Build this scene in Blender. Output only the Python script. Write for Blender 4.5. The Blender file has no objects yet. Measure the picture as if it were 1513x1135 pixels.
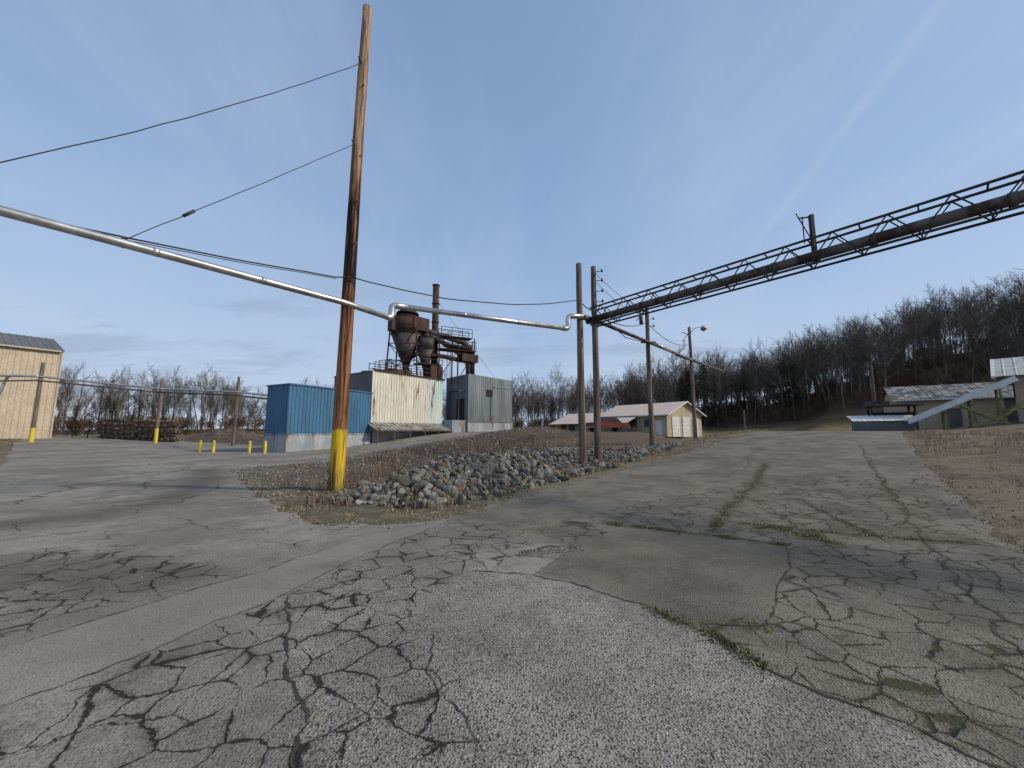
import bpy, math, random
import numpy as np
from mathutils import Vector, noise as mn
random.seed(7); rng=np.random.default_rng(7)
R=math.radians
sc=bpy.context.scene
sc.view_settings.view_transform='Standard'; sc.view_settings.look='None'; sc.view_settings.exposure=0

# ------------------------------------------------------------ terrain
def sm(v):
    v=np.clip(v,0.0,1.0); return v*v*(3-2*v)
def h(x,y):
    x=np.asarray(x,float); y=np.asarray(y,float)
    s=.69*x+.72*y; t=.72*x-.69*y
    a=.55*x+.83*y; b=.83*x-.55*y
    z=1.6*sm((s-6)/24)*(1-.58*sm((-t-6.3)/4.0))
    z=z+.6*sm((s-34)/20)*sm((t-3)/6)+.25*sm((t-1.5)/6)*sm((s-4)/10)
    st=8+8*sm((-b-17)/10)
    m=1.5*sm((a-st)/18)*sm((-b-8)/6)*(1-.8*sm((-b-40)/20))
    m=m+.45*np.exp(-((b+13.5)/3.0)**2)*sm((a-11)/5)*(1-sm((a-24)/8))
    rp=.72*sm((-b-5.5)/3)*(1-sm((-b-12)/4))*sm((a-5.5)/4)*(1-sm((a-24)/6))
    z=np.maximum(np.maximum(z,m),rp)
    z=z+.8*sm((-x-30)/25)*sm((y-10)/20)
    r=np.hypot(x,y); az=x/np.maximum(y,1.0)
    amp=1.0+2.0*sm((az+.2)/.5)+15.5*sm((az-.25)/.95)
    z=z+amp*sm((r-66)/85)*sm((y+20)/60)
    return z
def hz(x,y): return float(h(x,y))

def sdpoly(P,X,Y):
    P=np.array(P,float); n=len(P)
    d=np.full(X.shape,1e9); ins=np.zeros(X.shape,bool)
    for i in range(n):
        ax,ay=P[i]; bx,by=P[(i+1)%n]
        ex,ey=bx-ax,by-ay
        tt=np.clip(((X-ax)*ex+(Y-ay)*ey)/(ex*ex+ey*ey+1e-12),0,1)
        d=np.minimum(d,np.hypot(X-ax-tt*ex,Y-ay-tt*ey))
        c=((ay>Y)!=(by>Y))
        xi=ax+(Y-ay)*ex/(ey if abs(ey)>1e-9 else 1e-9)
        ins^=(c&(X<xi))
    return np.where(ins,d,-d)
def sdline(P,X,Y):
    P=np.array(P,float); d=np.full(X.shape,1e9)
    for i in range(len(P)-1):
        ax,ay=P[i]; bx,by=P[i+1]; ex,ey=bx-ax,by-ay
        tt=np.clip(((X-ax)*ex+(Y-ay)*ey)/(ex*ex+ey*ey+1e-12),0,1)
        d=np.minimum(d,np.hypot(X-ax-tt*ex,Y-ay-tt*ey))
    return d

# ------------------------------------------------------------ materials
class NT:
    def __init__(s,name):
        s.m=bpy.data.materials.new(name); s.m.use_nodes=True
        s.t=s.m.node_tree; s.n=s.t.nodes; s.l=s.t.links
        s.b=s.n['Principled BSDF']
    def node(s,typ,**k):
        nd=s.n.new(typ)
        for a,v in k.items(): setattr(nd,a,v)
        return nd
    def set(s,inp,v):
        if isinstance(v,bpy.types.NodeSocket): s.l.new(v,inp)
        else:
            if inp.type=='RGBA' and len(v)==3: v=(*v,1)
            inp.default_value=v
    def coord(s,scale=(1,1,1)):
        tc=s.node('ShaderNodeTexCoord'); mp=s.node('ShaderNodeMapping')
        mp.inputs['Scale'].default_value=scale
        s.l.new(tc.outputs['Object'],mp.inputs['Vector']); return mp.outputs['Vector']
    def noise(s,vec,scale,detail=4,rough=.55,col=False):
        nd=s.node('ShaderNodeTexNoise'); s.l.new(vec,nd.inputs['Vector'])
        nd.inputs['Scale'].default_value=scale; nd.inputs['Detail'].default_value=detail; nd.inputs['Roughness'].default_value=rough
        return nd.outputs['Color' if col else 'Fac']
    def ramp(s,f,a,b,lo=0.0,hi=1.0):
        nd=s.node('ShaderNodeMapRange'); nd.interpolation_type='SMOOTHSTEP'
        s.l.new(f,nd.inputs['Value'])
        for k,v in (('From Min',a),('From Max',b),('To Min',lo),('To Max',hi)): nd.inputs[k].default_value=v
        return nd.outputs['Result']
    def math(s,op,a,b=0.0):
        nd=s.node('ShaderNodeMath',operation=op); s.set(nd.inputs[0],a); s.set(nd.inputs[1],b); return nd.outputs[0]
    def mix(s,f,a,b,mode='MIX'):
        nd=s.n.new('ShaderNodeMix'); nd.data_type='RGBA'; nd.blend_type=mode
        s.set(nd.inputs[0],f); s.set(nd.inputs[6],a); s.set(nd.inputs[7],b); return nd.outputs[2]
    def attr(s,name):
        return s.node('ShaderNodeAttribute',attribute_name=name)
    def bump(s,hgt,strength=.3,dist=.02):
        nd=s.node('ShaderNodeBump'); nd.inputs['Strength'].default_value=strength; nd.inputs['Distance'].default_value=dist
        s.l.new(hgt,nd.inputs['Height']); s.l.new(nd.outputs['Normal'],s.b.inputs['Normal'])

def simple(name,c1,c2=None,scale=3,rough=.8,metal=0,stretch=(1,1,1),rust=None,rustamt=.5,rscale=1.2,bump=.0,lo=.35,hi=.65,dirt=None):
    N=NT(name); v=N.coord(stretch)
    col=N.mix(N.ramp(N.noise(v,scale),lo,hi),c1,c2 or tuple(q*.7 for q in c1))
    if dirt: col=N.mix(N.math('MULTIPLY',N.ramp(N.noise(N.coord((2.5,2.5,.12)),1.3,5,.7),.48,.7),.6),col,dirt)
    if rust:
        f=N.ramp(N.noise(N.coord((1,1,.22)),rscale,6,.65),rustamt,rustamt+.1)
        col=N.mix(f,col,N.mix(N.noise(v,9),rust,tuple(q*.45 for q in rust)))
    fine=N.ramp(N.noise(v,scale*9,3),.2,.8,.82,1.12)
    col=N.mix(1.0,col,fine,'MULTIPLY')
    N.set(N.b.inputs['Base Color'],col); N.b.inputs['Roughness'].default_value=rough; N.b.inputs['Metallic'].default_value=metal
    if bump: N.bump(N.noise(v,scale*6),bump)
    return N.m
def plain(name,c1,c2,scale=.5):
    N=NT(name); N.set(N.b.inputs['Base Color'],N.mix(N.ramp(N.noise(N.coord(),scale,2),.35,.65),c1,c2)); N.b.inputs['Roughness'].default_value=.95; N.b.inputs['Specular IOR Level'].default_value=.1; return N.m

M={}
M['blue']=simple('blue_corrugated_paint',(.040,.15,.27),(.028,.11,.20),1.2,.55,0,(1,1,.3),rust=(.2,.3,.38),rustamt=.66,dirt=(.06,.12,.17))
M['white']=simple('white_corrugated_paint',(.68,.65,.54),(.56,.53,.44),.8,.6,0,(1,1,.2),rust=(.30,.12,.04),rustamt=.575,rscale=1.1,dirt=(.44,.40,.32))
M['teal']=simple('faded_teal_panel',(.42,.60,.58),(.6,.62,.55),1.5,.6,0,(1,1,.3),rust=(.3,.12,.05),rustamt=.56,dirt=(.45,.42,.36))
M['grey']=simple('galvanised_siding',(.21,.245,.26),(.12,.15,.165),.9,.55,.3,(1,1,.15),rust=(.20,.10,.05),rustamt=.60,dirt=(.11,.12,.12))
M['conc']=simple('foundation_concrete',(.38,.40,.41),(.22,.26,.29),.9,.9,0,(1,1,.5),rust=(.25,.14,.08),rustamt=.58,dirt=(.2,.18,.15))
M['rust']=simple('rusted_steel',(.085,.040,.030),(.035,.020,.017),1.5,.85,.2,(1,1,.4))
M['rustgrey']=simple('dull_duct_steel',(.10,.085,.08),(.045,.036,.033),1.3,.7,.4,rust=(.09,.04,.025),rustamt=.54)
M['silver']=simple('pipe_insulation_aluminium',(.60,.60,.58),(.40,.40,.39),2,.38,.85)
M['truss']=simple('truss_steel',(.022,.020,.018),(.04,.03,.024),3,.8,.1)
M['tpipe']=simple('dark_pipe',(.075,.066,.060),(.14,.12,.10),1.4,.7,.2,rust=(.06,.035,.025),rustamt=.5)
M['wire']=simple('cable_black',(.02,.02,.02),(.03,.03,.03),3,.7)
M['tan']=simple('tan_siding',(.52,.43,.31),(.46,.38,.28),.5,.7,dirt=(.38,.31,.22))
M['tan2']=simple('tan_house_siding',(.45,.37,.25),(.40,.32,.21),.5,.75,dirt=(.32,.26,.18))
M['tanroof']=simple('pink_tan_metal_roof',(.50,.41,.36),(.44,.37,.32),.7,.55)
M['greyroof']=simple('grey_metal_roof',(.13,.13,.125),(.09,.09,.09),.6,.6)
M['mottled']=simple('mottled_roof',(.22,.22,.21),(.045,.045,.045),1.3,.8,0,(1,1,1),lo=.44,hi=.56)
M['whitep']=simple('white_trim',(.66,.66,.64),(.55,.55,.53),2,.6)
M['oldwhite']=simple('weathered_white_roof',(.48,.48,.46),(.34,.34,.32),1.2,.7,0,(1,1,1),rust=(.22,.14,.09),rustamt=.58,dirt=(.3,.29,.27))
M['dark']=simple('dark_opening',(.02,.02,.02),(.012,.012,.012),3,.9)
M['glass']=simple('window_glass',(.05,.06,.07),(.03,.04,.05),3,.15)
M['galv']=simple('galvanised_roof',(.40,.40,.38),(.22,.21,.19),1.5,.5,.4,(1,1,1),rust=(.20,.11,.07),rustamt=.52)
M['yellow']=simple('yellow_paint',(.72,.52,.03),(.55,.40,.03),3,.6,rust=(.2,.12,.05),rustamt=.6,rscale=4)
M['olive']=simple('yellow_machine_steel',(.28,.23,.08),(.14,.12,.06),3,.7)
M['red']=simple('red_paint',(.17,.016,.013),(.11,.014,.012),3,.4)
M['rubber']=simple('rubber',(.02,.02,.02),(.03,.03,.03),5,.9)
M['wood']=simple('weathered_pole_wood',(.20,.15,.11),(.07,.053,.04),1.5,.9,0,(9,9,.45),bump=.5,lo=.4,hi=.6)
M['lumber']=simple('old_lumber',(.15,.11,.085),(.07,.05,.04),2,.9,0,(1,1,3))
M['bark']=plain('bare_bark',(.135,.112,.092),(.065,.054,.044),.35)
M['bark2']=plain('pale_bark',(.24,.21,.18),(.12,.10,.082),.35)
M['brush']=plain('brush_twigs',(.15,.10,.065),(.075,.05,.035),.5)
M['needle']=plain('conifer_needles',(.05,.07,.03),(.025,.04,.018),.9)

def pole_mat():
    N=NT('creosote_pole_wood')
    v=N.coord((14,14,.55)); z=N.coord((1,1,1))
    sep=N.node('ShaderNodeSeparateXYZ'); N.l.new(z,sep.inputs[0]); Z=sep.outputs[2]
    zz=N.math('ADD',Z,N.math('MULTIPLY',N.math('SUBTRACT',N.noise(N.coord((7,7,.5)),1.0,5),.5),3.6))
    streak=N.noise(v,1.0,6,.72)
    up=N.mix(N.ramp(streak,.42,.58),(.42,.28,.18),(.16,.095,.06))
    low=N.mix(N.ramp(streak,.42,.58),(.31,.15,.07),(.075,.03,.018))
    col=N.mix(N.ramp(zz,8.0,10.5),low,up)
    burn=N.math('MULTIPLY',N.ramp(zz,5.0,5.9),N.ramp(zz,8.9,7.9))
    burn=N.math('MULTIPLY',burn,N.ramp(N.noise(N.coord((7,7,.5)),1.2,5,.65),.38,.50))
    burn=N.math('MAXIMUM',burn,N.math('MULTIPLY',N.ramp(streak,.56,.62),N.ramp(zz,11.5,7.0)))
    col=N.mix(burn,col,(.014,.011,.010))
    knots=N.ramp(N.noise(N.coord((5,5,2.2)),2.0,2),.70,.74)
    col=N.mix(knots,col,(.05,.03,.02))
    ye=N.ramp(N.math('ADD',Z,N.math('MULTIPLY',N.noise(z,6),.25)),1.80,1.72)
    ycol=N.mix(N.ramp(N.noise(v,.9,5),.50,.60),(.66,.44,.03),(.20,.12,.04))
    ycol=N.mix(N.ramp(Z,.95,.2),ycol,N.mix(N.ramp(streak,.38,.52),(.56,.39,.04),(.10,.07,.04)))
    col=N.mix(ye,col,ycol)
    N.set(N.b.inputs['Base Color'],col); N.b.inputs['Roughness'].default_value=.9; N.b.inputs['Specular IOR Level'].default_value=.2
    N.bump(streak,.9,.04); return N.m
M['pole']=pole_mat()
def yelpole():
    N=NT('pole_wood_yellow_foot'); z=N.coord()
    sep=N.node('ShaderNodeSeparateXYZ'); N.l.new(z,sep.inputs[0])
    s_=N.noise(N.coord((7,7,.35)),1.5,5)
    col=N.mix(N.ramp(s_,.35,.65),(.20,.16,.12),(.09,.07,.055))
    col=N.mix(N.ramp(sep.outputs[2],1.95,1.9),col,(.65,.48,.04))
    N.set(N.b.inputs['Base Color'],col); N.b.inputs['Roughness'].default_value=.9; return N.m
M['ypole']=yelpole()

def asphalt():
    N=NT('cracked_asphalt'); v=N.coord()
    cr=N.attr('crk').outputs['Fac']; co=N.attr('coarse').outputs['Fac']; dk=N.attr('darkz').outputs['Fac']; st=N.attr('strip').outputs['Fac']; ri=N.attr('rightz').outputs['Fac']; mo=N.attr('mossz').outputs['Fac']
    big=N.noise(v,.35,4,.6); med=N.noise(v,2.2,5,.68); fine=N.noise(v,55,2,.7)
    col=N.mix(N.ramp(big,.38,.62),(.195,.180,.150),(.310,.290,.250))
    col=N.mix(N.math('MULTIPLY',N.ramp(med,.42,.68),.6),col,(.130,.118,.096))
    col=N.mix(ri,col,N.mix(N.ramp(N.noise(v,.9,5,.68),.36,.64),(.215,.190,.146),(.112,.099,.077)))
    vo=N.node('ShaderNodeTexVoronoi',feature='F1'); N.l.new(v,vo.inputs['Vector']); vo.inputs['Scale'].default_value=56
    sepc=N.node('ShaderNodeSeparateColor'); N.l.new(vo.outputs['Color'],sepc.inputs[0])
    stone=N.math('MULTIPLY',N.ramp(sepc.outputs[0],.35,.95),N.ramp(vo.outputs['Distance'],.6,.35))
    vo2=N.node('ShaderNodeTexVoronoi',feature='F1'); N.l.new(v,vo2.inputs['Vector']); vo2.inputs['Scale'].default_value=100
    sep2=N.node('ShaderNodeSeparateColor'); N.l.new(vo2.outputs['Color'],sep2.inputs[0])
    hole=N.ramp(sep2.outputs[1],.64,.88)
    patchy=N.ramp(N.noise(v,1.6,4,.65),.3,.7,.25,1.1)
    col=N.mix(N.math('MULTIPLY',N.math('MULTIPLY',stone,patchy),N.math('ADD',N.math('MULTIPLY',co,.5),.36)),col,(.46,.425,.36))
    col=N.mix(N.math('MULTIPLY',hole,N.math('ADD',N.math('MULTIPLY',co,.38),.5)),col,(.040,.035,.029))
    col=N.mix(N.math('MULTIPLY',dk,.70),col,(.072,.064,.053))
    col=N.mix(N.math('MULTIPLY',st,.5),col,N.mix(fine,(.19,.176,.15),(.30,.28,.24)))
    stn=N.ramp(N.noise(v,.75,5,.6),.58,.70)
    col=N.mix(N.math('MULTIPLY',stn,.42),col,(.07,.062,.05))
    wn_=N.noise(v,1.3,2,.5,True)
    def add(vec,nz,k):
        a=N.node('ShaderNodeVectorMath',operation='SUBTRACT'); N.l.new(nz,a.inputs[0]); a.inputs[1].default_value=(.5,.5,.5)
        b=N.node('ShaderNodeVectorMath',operation='SCALE'); N.l.new(a.outputs[0],b.inputs[0]); b.inputs['Scale'].default_value=k
        c=N.node('ShaderNodeVectorMath',operation='ADD'); N.l.new(vec,c.inputs[0]); N.l.new(b.outputs[0],c.inputs[1]); return c.outputs[0]
    w1=add(add(v,wn_,.34),N.noise(v,13,3,.65,True),.085)
    flat=N.node('ShaderNodeVectorMath',operation='MULTIPLY'); N.l.new(w1,flat.inputs[0]); flat.inputs[1].default_value=(1,1,0)
    wmod=N.noise(v,2.2,3,.6)
    def vor(scale):
        q=N.node('ShaderNodeTexVoronoi',feature='DISTANCE_TO_EDGE'); N.l.new(flat.outputs[0],q.inputs['Vector']); q.inputs['Scale'].default_value=scale; return q.outputs['Distance']
    def net(dist,width,lo=.34,hi=.74):
        wd=N.math('MULTIPLY',N.ramp(wmod,lo,hi),width)
        return N.ramp(N.math('DIVIDE',dist,N.math('ADD',wd,.0012)),1.0,.4)
    v29=vor(3.1)
    c1=N.math('MULTIPLY',net(v29,.050,.30,.72),N.ramp(cr,.15,.5))
    c2=N.math('MULTIPLY',net(vor(7.0),.05,.45,.7),N.ramp(cr,.55,.9))
    c3=N.math('MULTIPLY',net(vor(.75),.010),N.ramp(big,.44,.55))
    c3=N.math('MULTIPLY',c3,N.math('MULTIPLY',N.ramp(st,.6,.2),N.ramp(co,.6,.2)))
    crk=N.math('MAXIMUM',N.math('MAXIMUM',c1,c2),c3)
    halo=N.math('MULTIPLY',net(v29,.17),N.ramp(cr,.2,.6))
    col=N.mix(N.math('MULTIPLY',halo,.32),col,(.065,.057,.045))
    moss=N.math('MULTIPLY',ri,N.ramp(wmod,.46,.56))
    ccol=N.mix(moss,(.022,.019,.015),(.050,.052,.02))
    col=N.mix(N.math('MULTIPLY',crk,.93),col,ccol)
    # moss and dirt collected along the open seams
    mf=N.math('MULTIPLY',N.ramp(mo,.15,.75),N.ramp(N.noise(v,7,5,.75),.42,.56))
    col=N.mix(N.math('MULTIPLY',mf,.85),col,N.mix(N.ramp(fine,.35,.65),(.055,.060,.022),(.10,.085,.045)))
    rs=N.attr('rstain').outputs['Fac']
    col=N.mix(N.math('MULTIPLY',rs,N.ramp(med,.4,.65)),col,(.26,.13,.07))
    N.set(N.b.inputs['Base Color'],col); N.b.inputs['Roughness'].default_value=.9
    N.b.inputs['Specular IOR Level'].default_value=.2
    hgt=N.math('SUBTRACT',N.math('ADD',N.math('MULTIPLY',fine,.3),N.math('MULTIPLY',N.ramp(vo.outputs['Distance'],.6,.1),.6)),N.math('MULTIPLY',c1,2.0))
    N.bump(hgt,.8,.014)
    return N.m
M['asphalt']=asphalt()

def groundmat():
    N=NT('dry_grass_soil'); v=N.coord()
    be=N.attr('berm').outputs['Fac']; gr=N.attr('green').outputs['Fac']; hi=N.attr('hill').outputs['Fac']; gv=N.attr('gravel').outputs['Fac']
    n1=N.noise(v,.8,5,.65); n2=N.noise(v,9,4,.7); n3=N.noise(v,40,2,.7)
    straw=N.mix(N.ramp(n2,.3,.7),(.35,.275,.17),(.20,.15,.09))
    soil=N.mix(N.ramp(n2,.35,.65),(.18,.13,.09),(.08,.06,.042))
    col=N.mix(N.ramp(n1,.45,.62),straw,soil)
    green=N.mix(N.ramp(n2,.3,.7),(.075,.085,.03),(.14,.125,.06))
    col=N.mix(N.math('MULTIPLY',gr,N.ramp(N.noise(v,1.6,4,.6),.42,.60)),col,green)
    bcol=N.mix(N.ramp(n2,.35,.65),(.130,.082,.047),(.048,.031,.021))
    bcol=N.mix(N.math('MULTIPLY',N.ramp(n1,.52,.7),.45),bcol,(.20,.145,.09))
    col=N.mix(be,col,bcol)
    col=N.mix(gv,col,N.mix(N.ramp(n3,.35,.65),(.24,.215,.18),(.11,.095,.08)))
    hcol=N.mix(N.ramp(N.noise(v,.15,5,.7),.35,.65),(.135,.088,.056),(.07,.052,.034))
    hcol=N.mix(N.math('MULTIPLY',gr,.8),hcol,(.15,.14,.055))
    col=N.mix(hi,col,hcol)
    col=N.mix(1.0,col,N.ramp(n3,.25,.75,.6,1.3),'MULTIPLY')
    N.set(N.b.inputs['Base Color'],col); N.b.inputs['Roughness'].default_value=.95
    N.b.inputs['Specular IOR Level'].default_value=.1
    N.bump(N.math('ADD',n2,N.math('MULTIPLY',n3,.5)),.9,.10); return N.m
M['ground']=groundmat()

# ------------------------------------------------------------ mesh helpers
def link(o,parent=None):
    sc.collection.objects.link(o)
    if parent: o.parent=parent
    return o
def empty(name):
    e=bpy.data.objects.new(name,None); e.empty_display_size=.5; sc.collection.objects.link(e); return e
class B:
    def __init__(s): s.v=[]; s.f=[]; s.sm=[]; s.mi=[]; s.mats=[]; s.cur=0
    def mat(s,m):
        m=M[m] if isinstance(m,str) else m
        if m not in s.mats: s.mats.append(m)
        s.cur=s.mats.index(m); return s
    def face(s,idx,smooth=False): s.f.append(idx); s.sm.append(smooth); s.mi.append(s.cur)
    def poly(s,pts):
        n=len(s.v); s.v+= [tuple(p) for p in pts]; s.face(list(range(n,n+len(pts))))
    def box(s,c,size,rz=0,ax=None):
        x,y,z=[q/2 for q in size]; n=len(s.v)
        if ax is None: ux=Vector((math.cos(rz),math.sin(rz),0)); uy=Vector((-math.sin(rz),math.cos(rz),0)); uz=Vector((0,0,1))
        else: ux,uy,uz=ax
        c=Vector(c)
        for dz in(-z,z):
            for dx,dy in((-x,-y),(x,-y),(x,y),(-x,y)): s.v.append(tuple(c+ux*dx+uy*dy+uz*dz))
        for q in((3,2,1,0),(4,5,6,7),(0,1,5,4),(1,2,6,5),(2,3,7,6),(3,0,4,7)): s.face([n+k for k in q])
    def beam(s,p0,p1,w,d=None):
        p0=Vector(p0);p1=Vector(p1); a=(p1-p0); L=a.length; a.normalize()
        up=Vector((0,0,1)) if abs(a.z)<.95 else Vector((1,0,0))
        u=a.cross(up).normalized(); q=u.cross(a)
        s.box((p0+p1)/2,(L,w,d or w),ax=(a,u,q))
    def cyl(s,p0,p1,r0,r1=None,n=12,caps=True):
        r1=r0 if r1 is None else r1; p0=Vector(p0);p1=Vector(p1); a=(p1-p0).normalized()
        up=Vector((0,0,1)) if abs(a.z)<.9 else Vector((1,0,0))
        u=a.cross(up).normalized(); w=a.cross(u); k=len(s.v)
        for p,r in((p0,r0),(p1,r1)):
            for i in range(n):
                t=2*math.pi*i/n; s.v.append(tuple(p+(u*math.cos(t)+w*math.sin(t))*r))
        for i in range(n): s.face([k+i,k+(i+1)%n,k+n+(i+1)%n,k+n+i],True)
        if caps: s.face([k+i for i in range(n)][::-1]); s.face([k+n+i for i in range(n)])
    def tube(s,pts,r,n=10):
        pts=[Vector(p) for p in pts]; k=len(s.v); m=len(pts)
        prev=None
        for j,p in enumerate(pts):
            a=(pts[min(j+1,m-1)]-pts[max(j-1,0)]).normalized()
            if prev is None:
                up=Vector((0,0,1)) if abs(a.z)<.9 else Vector((1,0,0)); u=a.cross(up).normalized()
            else: u=(prev-a*prev.dot(a)).normalized()
            prev=u; w=a.cross(u)
            for i in range(n):
                t=2*math.pi*i/n; s.v.append(tuple(p+(u*math.cos(t)+w*math.sin(t))*r))
        for j in range(m-1):
            for i in range(n): s.face([k+j*n+i,k+j*n+(i+1)%n,k+(j+1)*n+(i+1)%n,k+(j+1)*n+i],True)
        s.face([k+i for i in range(n)][::-1]); s.face([k+(m-1)*n+i for i in range(n)])
    def ribbed(s,p0,p1,z0,z1,z0b=None,z1b=None,pitch=.3,depth=.04,top=None):
        """vertical ribbed siding between plan points; outside = right-hand side of p0->p1"""
        p0=Vector((*p0,0));p1=Vector((*p1,0)); d=p1-p0; L=d.length; d.normalize(); nrm=Vector((d.y,-d.x,0))
        z0b=z0 if z0b is None else z0b; z1b=z1 if z1b is None else z1b
        prof=[(0,0),(.62,0),(.72,1),(.90,1),(1.0,0)]; k=len(s.v); pts=[]
        nn=max(1,round(L/pitch)); pt=L/nn
        for i in range(nn):
            for a,o in prof[:-1]: pts.append(((i+a)*pt,o*depth))
        pts.append((L,0))
        for a,o in pts:
            q=p0+d*a+nrm*o; t=a/L
            zt=top(a) if top else z1+(z1b-z1)*t
            s.v.append((q.x,q.y,z0+(z0b-z0)*t)); s.v.append((q.x,q.y,zt))
        for i in range(len(pts)-1): s.face([k+2*i,k+2*i+2,k+2*i+3,k+2*i+1])
    def slope(s,a,b,c,d,pitch=.4,depth=.04):
        """ribbed sloped sheet, a-b eave, d-c ridge; ribs run eave->ridge"""
        a,b,c,d=[Vector(q) for q in(a,b,c,d)]; L=(b-a).length; nrm=(b-a).cross(d-a).normalized()
        if nrm.z<0: nrm=-nrm
        nn=max(1,round(L/pitch)); k=len(s.v); m=0
        for i in range(nn):
            for q,o in((0,0),(.8,0),(.85,1),(.95,1)):
                t=(i+q)/nn; s.v.append(tuple(a.lerp(b,t)+nrm*o*depth)); s.v.append(tuple(d.lerp(c,t)+nrm*o*depth)); m+=1
        s.v.append(tuple(b)); s.v.append(tuple(c)); m+=1
        for i in range(m-1): s.face([k+2*i,k+2*i+2,k+2*i+3,k+2*i+1])
    def make(s,name,parent=None,m=None):
        me=bpy.data.meshes.new(name); me.from_pydata(s.v,[],s.f)
        if m: me.materials.append(M[m] if isinstance(m,str) else m)
        else:
            for q in s.mats: me.materials.append(q)
            me.polygons.foreach_set('material_index',s.mi)
        me.polygons.foreach_set('use_smooth',s.sm); me.update()
        return link(bpy.data.objects.new(name,me),parent)
def fattr(me,name,arr):
    a=me.attributes.new(name,'FLOAT','POINT'); a.data.foreach_set('value',np.asarray(arr,np.float32).ravel())

# ------------------------------------------------------------ ground + pavement
n=190
u_=np.arange(-n,n+1)/n; K=6.25
gx=1.6*np.sinh(u_*K)*.95; gy=4.5+1.6*np.sinh(u_*K)*.95
gx=gx[np.abs(gx)<420]; gy=gy[(gy>-60)&(gy<420)]
X,Y=np.meshgrid(gx,gy,indexing='ij')
ASPH=[(8,-30),(-20,-30),(-20,10),(-23.2,17.8),(-46,36),(-75,62),(-70,72),(-50,57),(-40,49),(-28,45),(-20,37),(-16.2,29.2),(-13.0,36.4),(-7.5,42.5),(-3,43),(2,41),(0.5,33),
(-1.78,28.03),(-5.06,25.03),(-8.02,23.58),(-9.77,19.77),(-11.4,18.56),(-11.7,16.33),(-10.64,15.05),(-8.3,12.2),(-6.15,9.7),(-4.8,8.2),(-3.86,7.21),(-3.2,6.84),(-2.5,6.82),(-1.84,6.94),(-1.3,7.21),(-.53,8.59),(.41,10.29),(2.18,12.26),(4.13,13.84),(6.84,16.25),(9.92,18.84),(13.27,22.2),(18,27),(28,38),(36,45),(41,39),(30,29.2),(17.42,17.3),(12.67,12.1),(10.17,9.3),(8.14,7.02),(6.91,5.67),(6.26,4.95),(5.6,3.8),(6,0)]
sd=sdpoly(ASPH,X,Y)
nz=np.zeros_like(sd)
for i,j in zip(*np.where(np.abs(sd)<1.2)):
    p=Vector((X[i,j],Y[i,j],0)); nz[i,j]=mn.noise(p*1.3)*.30+mn.noise(p*6)*.10
sdn=sd+nz
Z=h(X,Y)
rough=np.zeros_like(sd)
offm=(sdn<0)&(np.hypot(X,Y)<60)
for i,j in zip(*np.where(offm)):
    p=Vector((X[i,j],Y[i,j],0)); rough[i,j]=(mn.noise(p*.9)*.10+mn.noise(p*3.1)*.045)*min(1,-sdn[i,j]*1.2)
Zg=Z+rough-.05*sm((sdn-.02)/.15)+.012*sm(-sdn/.2)
Zg=np.where(sdn>0.6,Zg-.1,Zg)
ni,nj=X.shape
idx=np.arange(ni*nj).reshape(ni,nj)
F=np.stack([idx[:-1,:-1],idx[1:,:-1],idx[1:,1:],idx[:-1,1:]],-1).reshape(-1,4)
me=bpy.data.meshes.new('ground'); me.from_pydata(np.stack([X,Y,Zg],-1).reshape(-1,3).tolist(),[],F.tolist())
me.polygons.foreach_set('use_smooth',[True]*len(me.polygons))
S_=.69*X+.72*Y; T_=.72*X-.69*Y; A_=.55*X+.83*Y; B_=.83*X-.55*Y; RR=np.hypot(X,Y)
berm=sm((-B_-7)/3)*sm((B_+31)/3)*sm((A_-9)/3)*(1-sm((RR-45)/15))
berm=np.maximum(berm,sm((-B_-5)/1.5)*sm((B_+12)/2)*sm((A_-6)/2)*(1-sm((A_-26)/5))*.8)
fattr(me,'berm',berm)
green=np.clip(.75*sm((1.3+sd)/1.0)*(RR<14)*(X<1)+.6*(1-sm(np.abs(A_-5.5)/3))*(X>-7)*(X<1)+.35*sm((T_-1.5)/3)+.8*sm((RR-38)/12)*(1-sm((RR-78)/12)),0,1)
fattr(me,'green',green)
fattr(me,'hill',sm((RR-68)/22))
grav=sm((B_+24)/3)*sm((-B_-10)/3)*(1-sm((A_-12)/3))*sm((A_-4)/2)*.85+.9*(sm((-sdn+.25)/.25)*(sdn<.3))*.5*(RR<60)
fattr(me,'gravel',np.clip(grav,0,1))
me.materials.append(M['ground']); ground=link(bpy.data.objects.new('ground',me))

av=[];ai={};af=[]
def gv(i,j):
    k=(i,j)
    if k not in ai: ai[k]=len(av); av.append((X[i,j],Y[i,j],Z[i,j]+.012))
    return ai[k]
def ev(a,b):
    k=(min(a,b),max(a,b))
    if k not in ai:
        a,b=k; sa,sb=sdn[a],sdn[b]; t=sa/(sa-sb)
        x=X[a]+(X[b]-X[a])*t; y=Y[a]+(Y[b]-Y[a])*t
        ai[k]=len(av); av.append((x,y,hz(x,y)+.002))
    return ai[k]
pos=sdn>0
cnt=pos[:-1,:-1].astype(int)+pos[1:,:-1]+pos[1:,1:]+pos[:-1,1:]
for i,j in zip(*np.where(cnt>0)):
    c=[(i,j),(i+1,j),(i+1,j+1),(i,j+1)]
    if cnt[i,j]==4: af.append([gv(*q) for q in c]); continue
    out=[]
    for q in range(4):
        a=c[q]; b=c[(q+1)%4]
        if sdn[a]>0: out.append(gv(*a))
        if (sdn[a]>0)!=(sdn[b]>0): out.append(ev(a,b))
    if len(out)>2: af.append(out)
me=bpy.data.meshes.new('asphalt_road'); me.from_pydata(av,[],af)
me.polygons.foreach_set('use_smooth',[True]*len(me.polygons))
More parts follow.
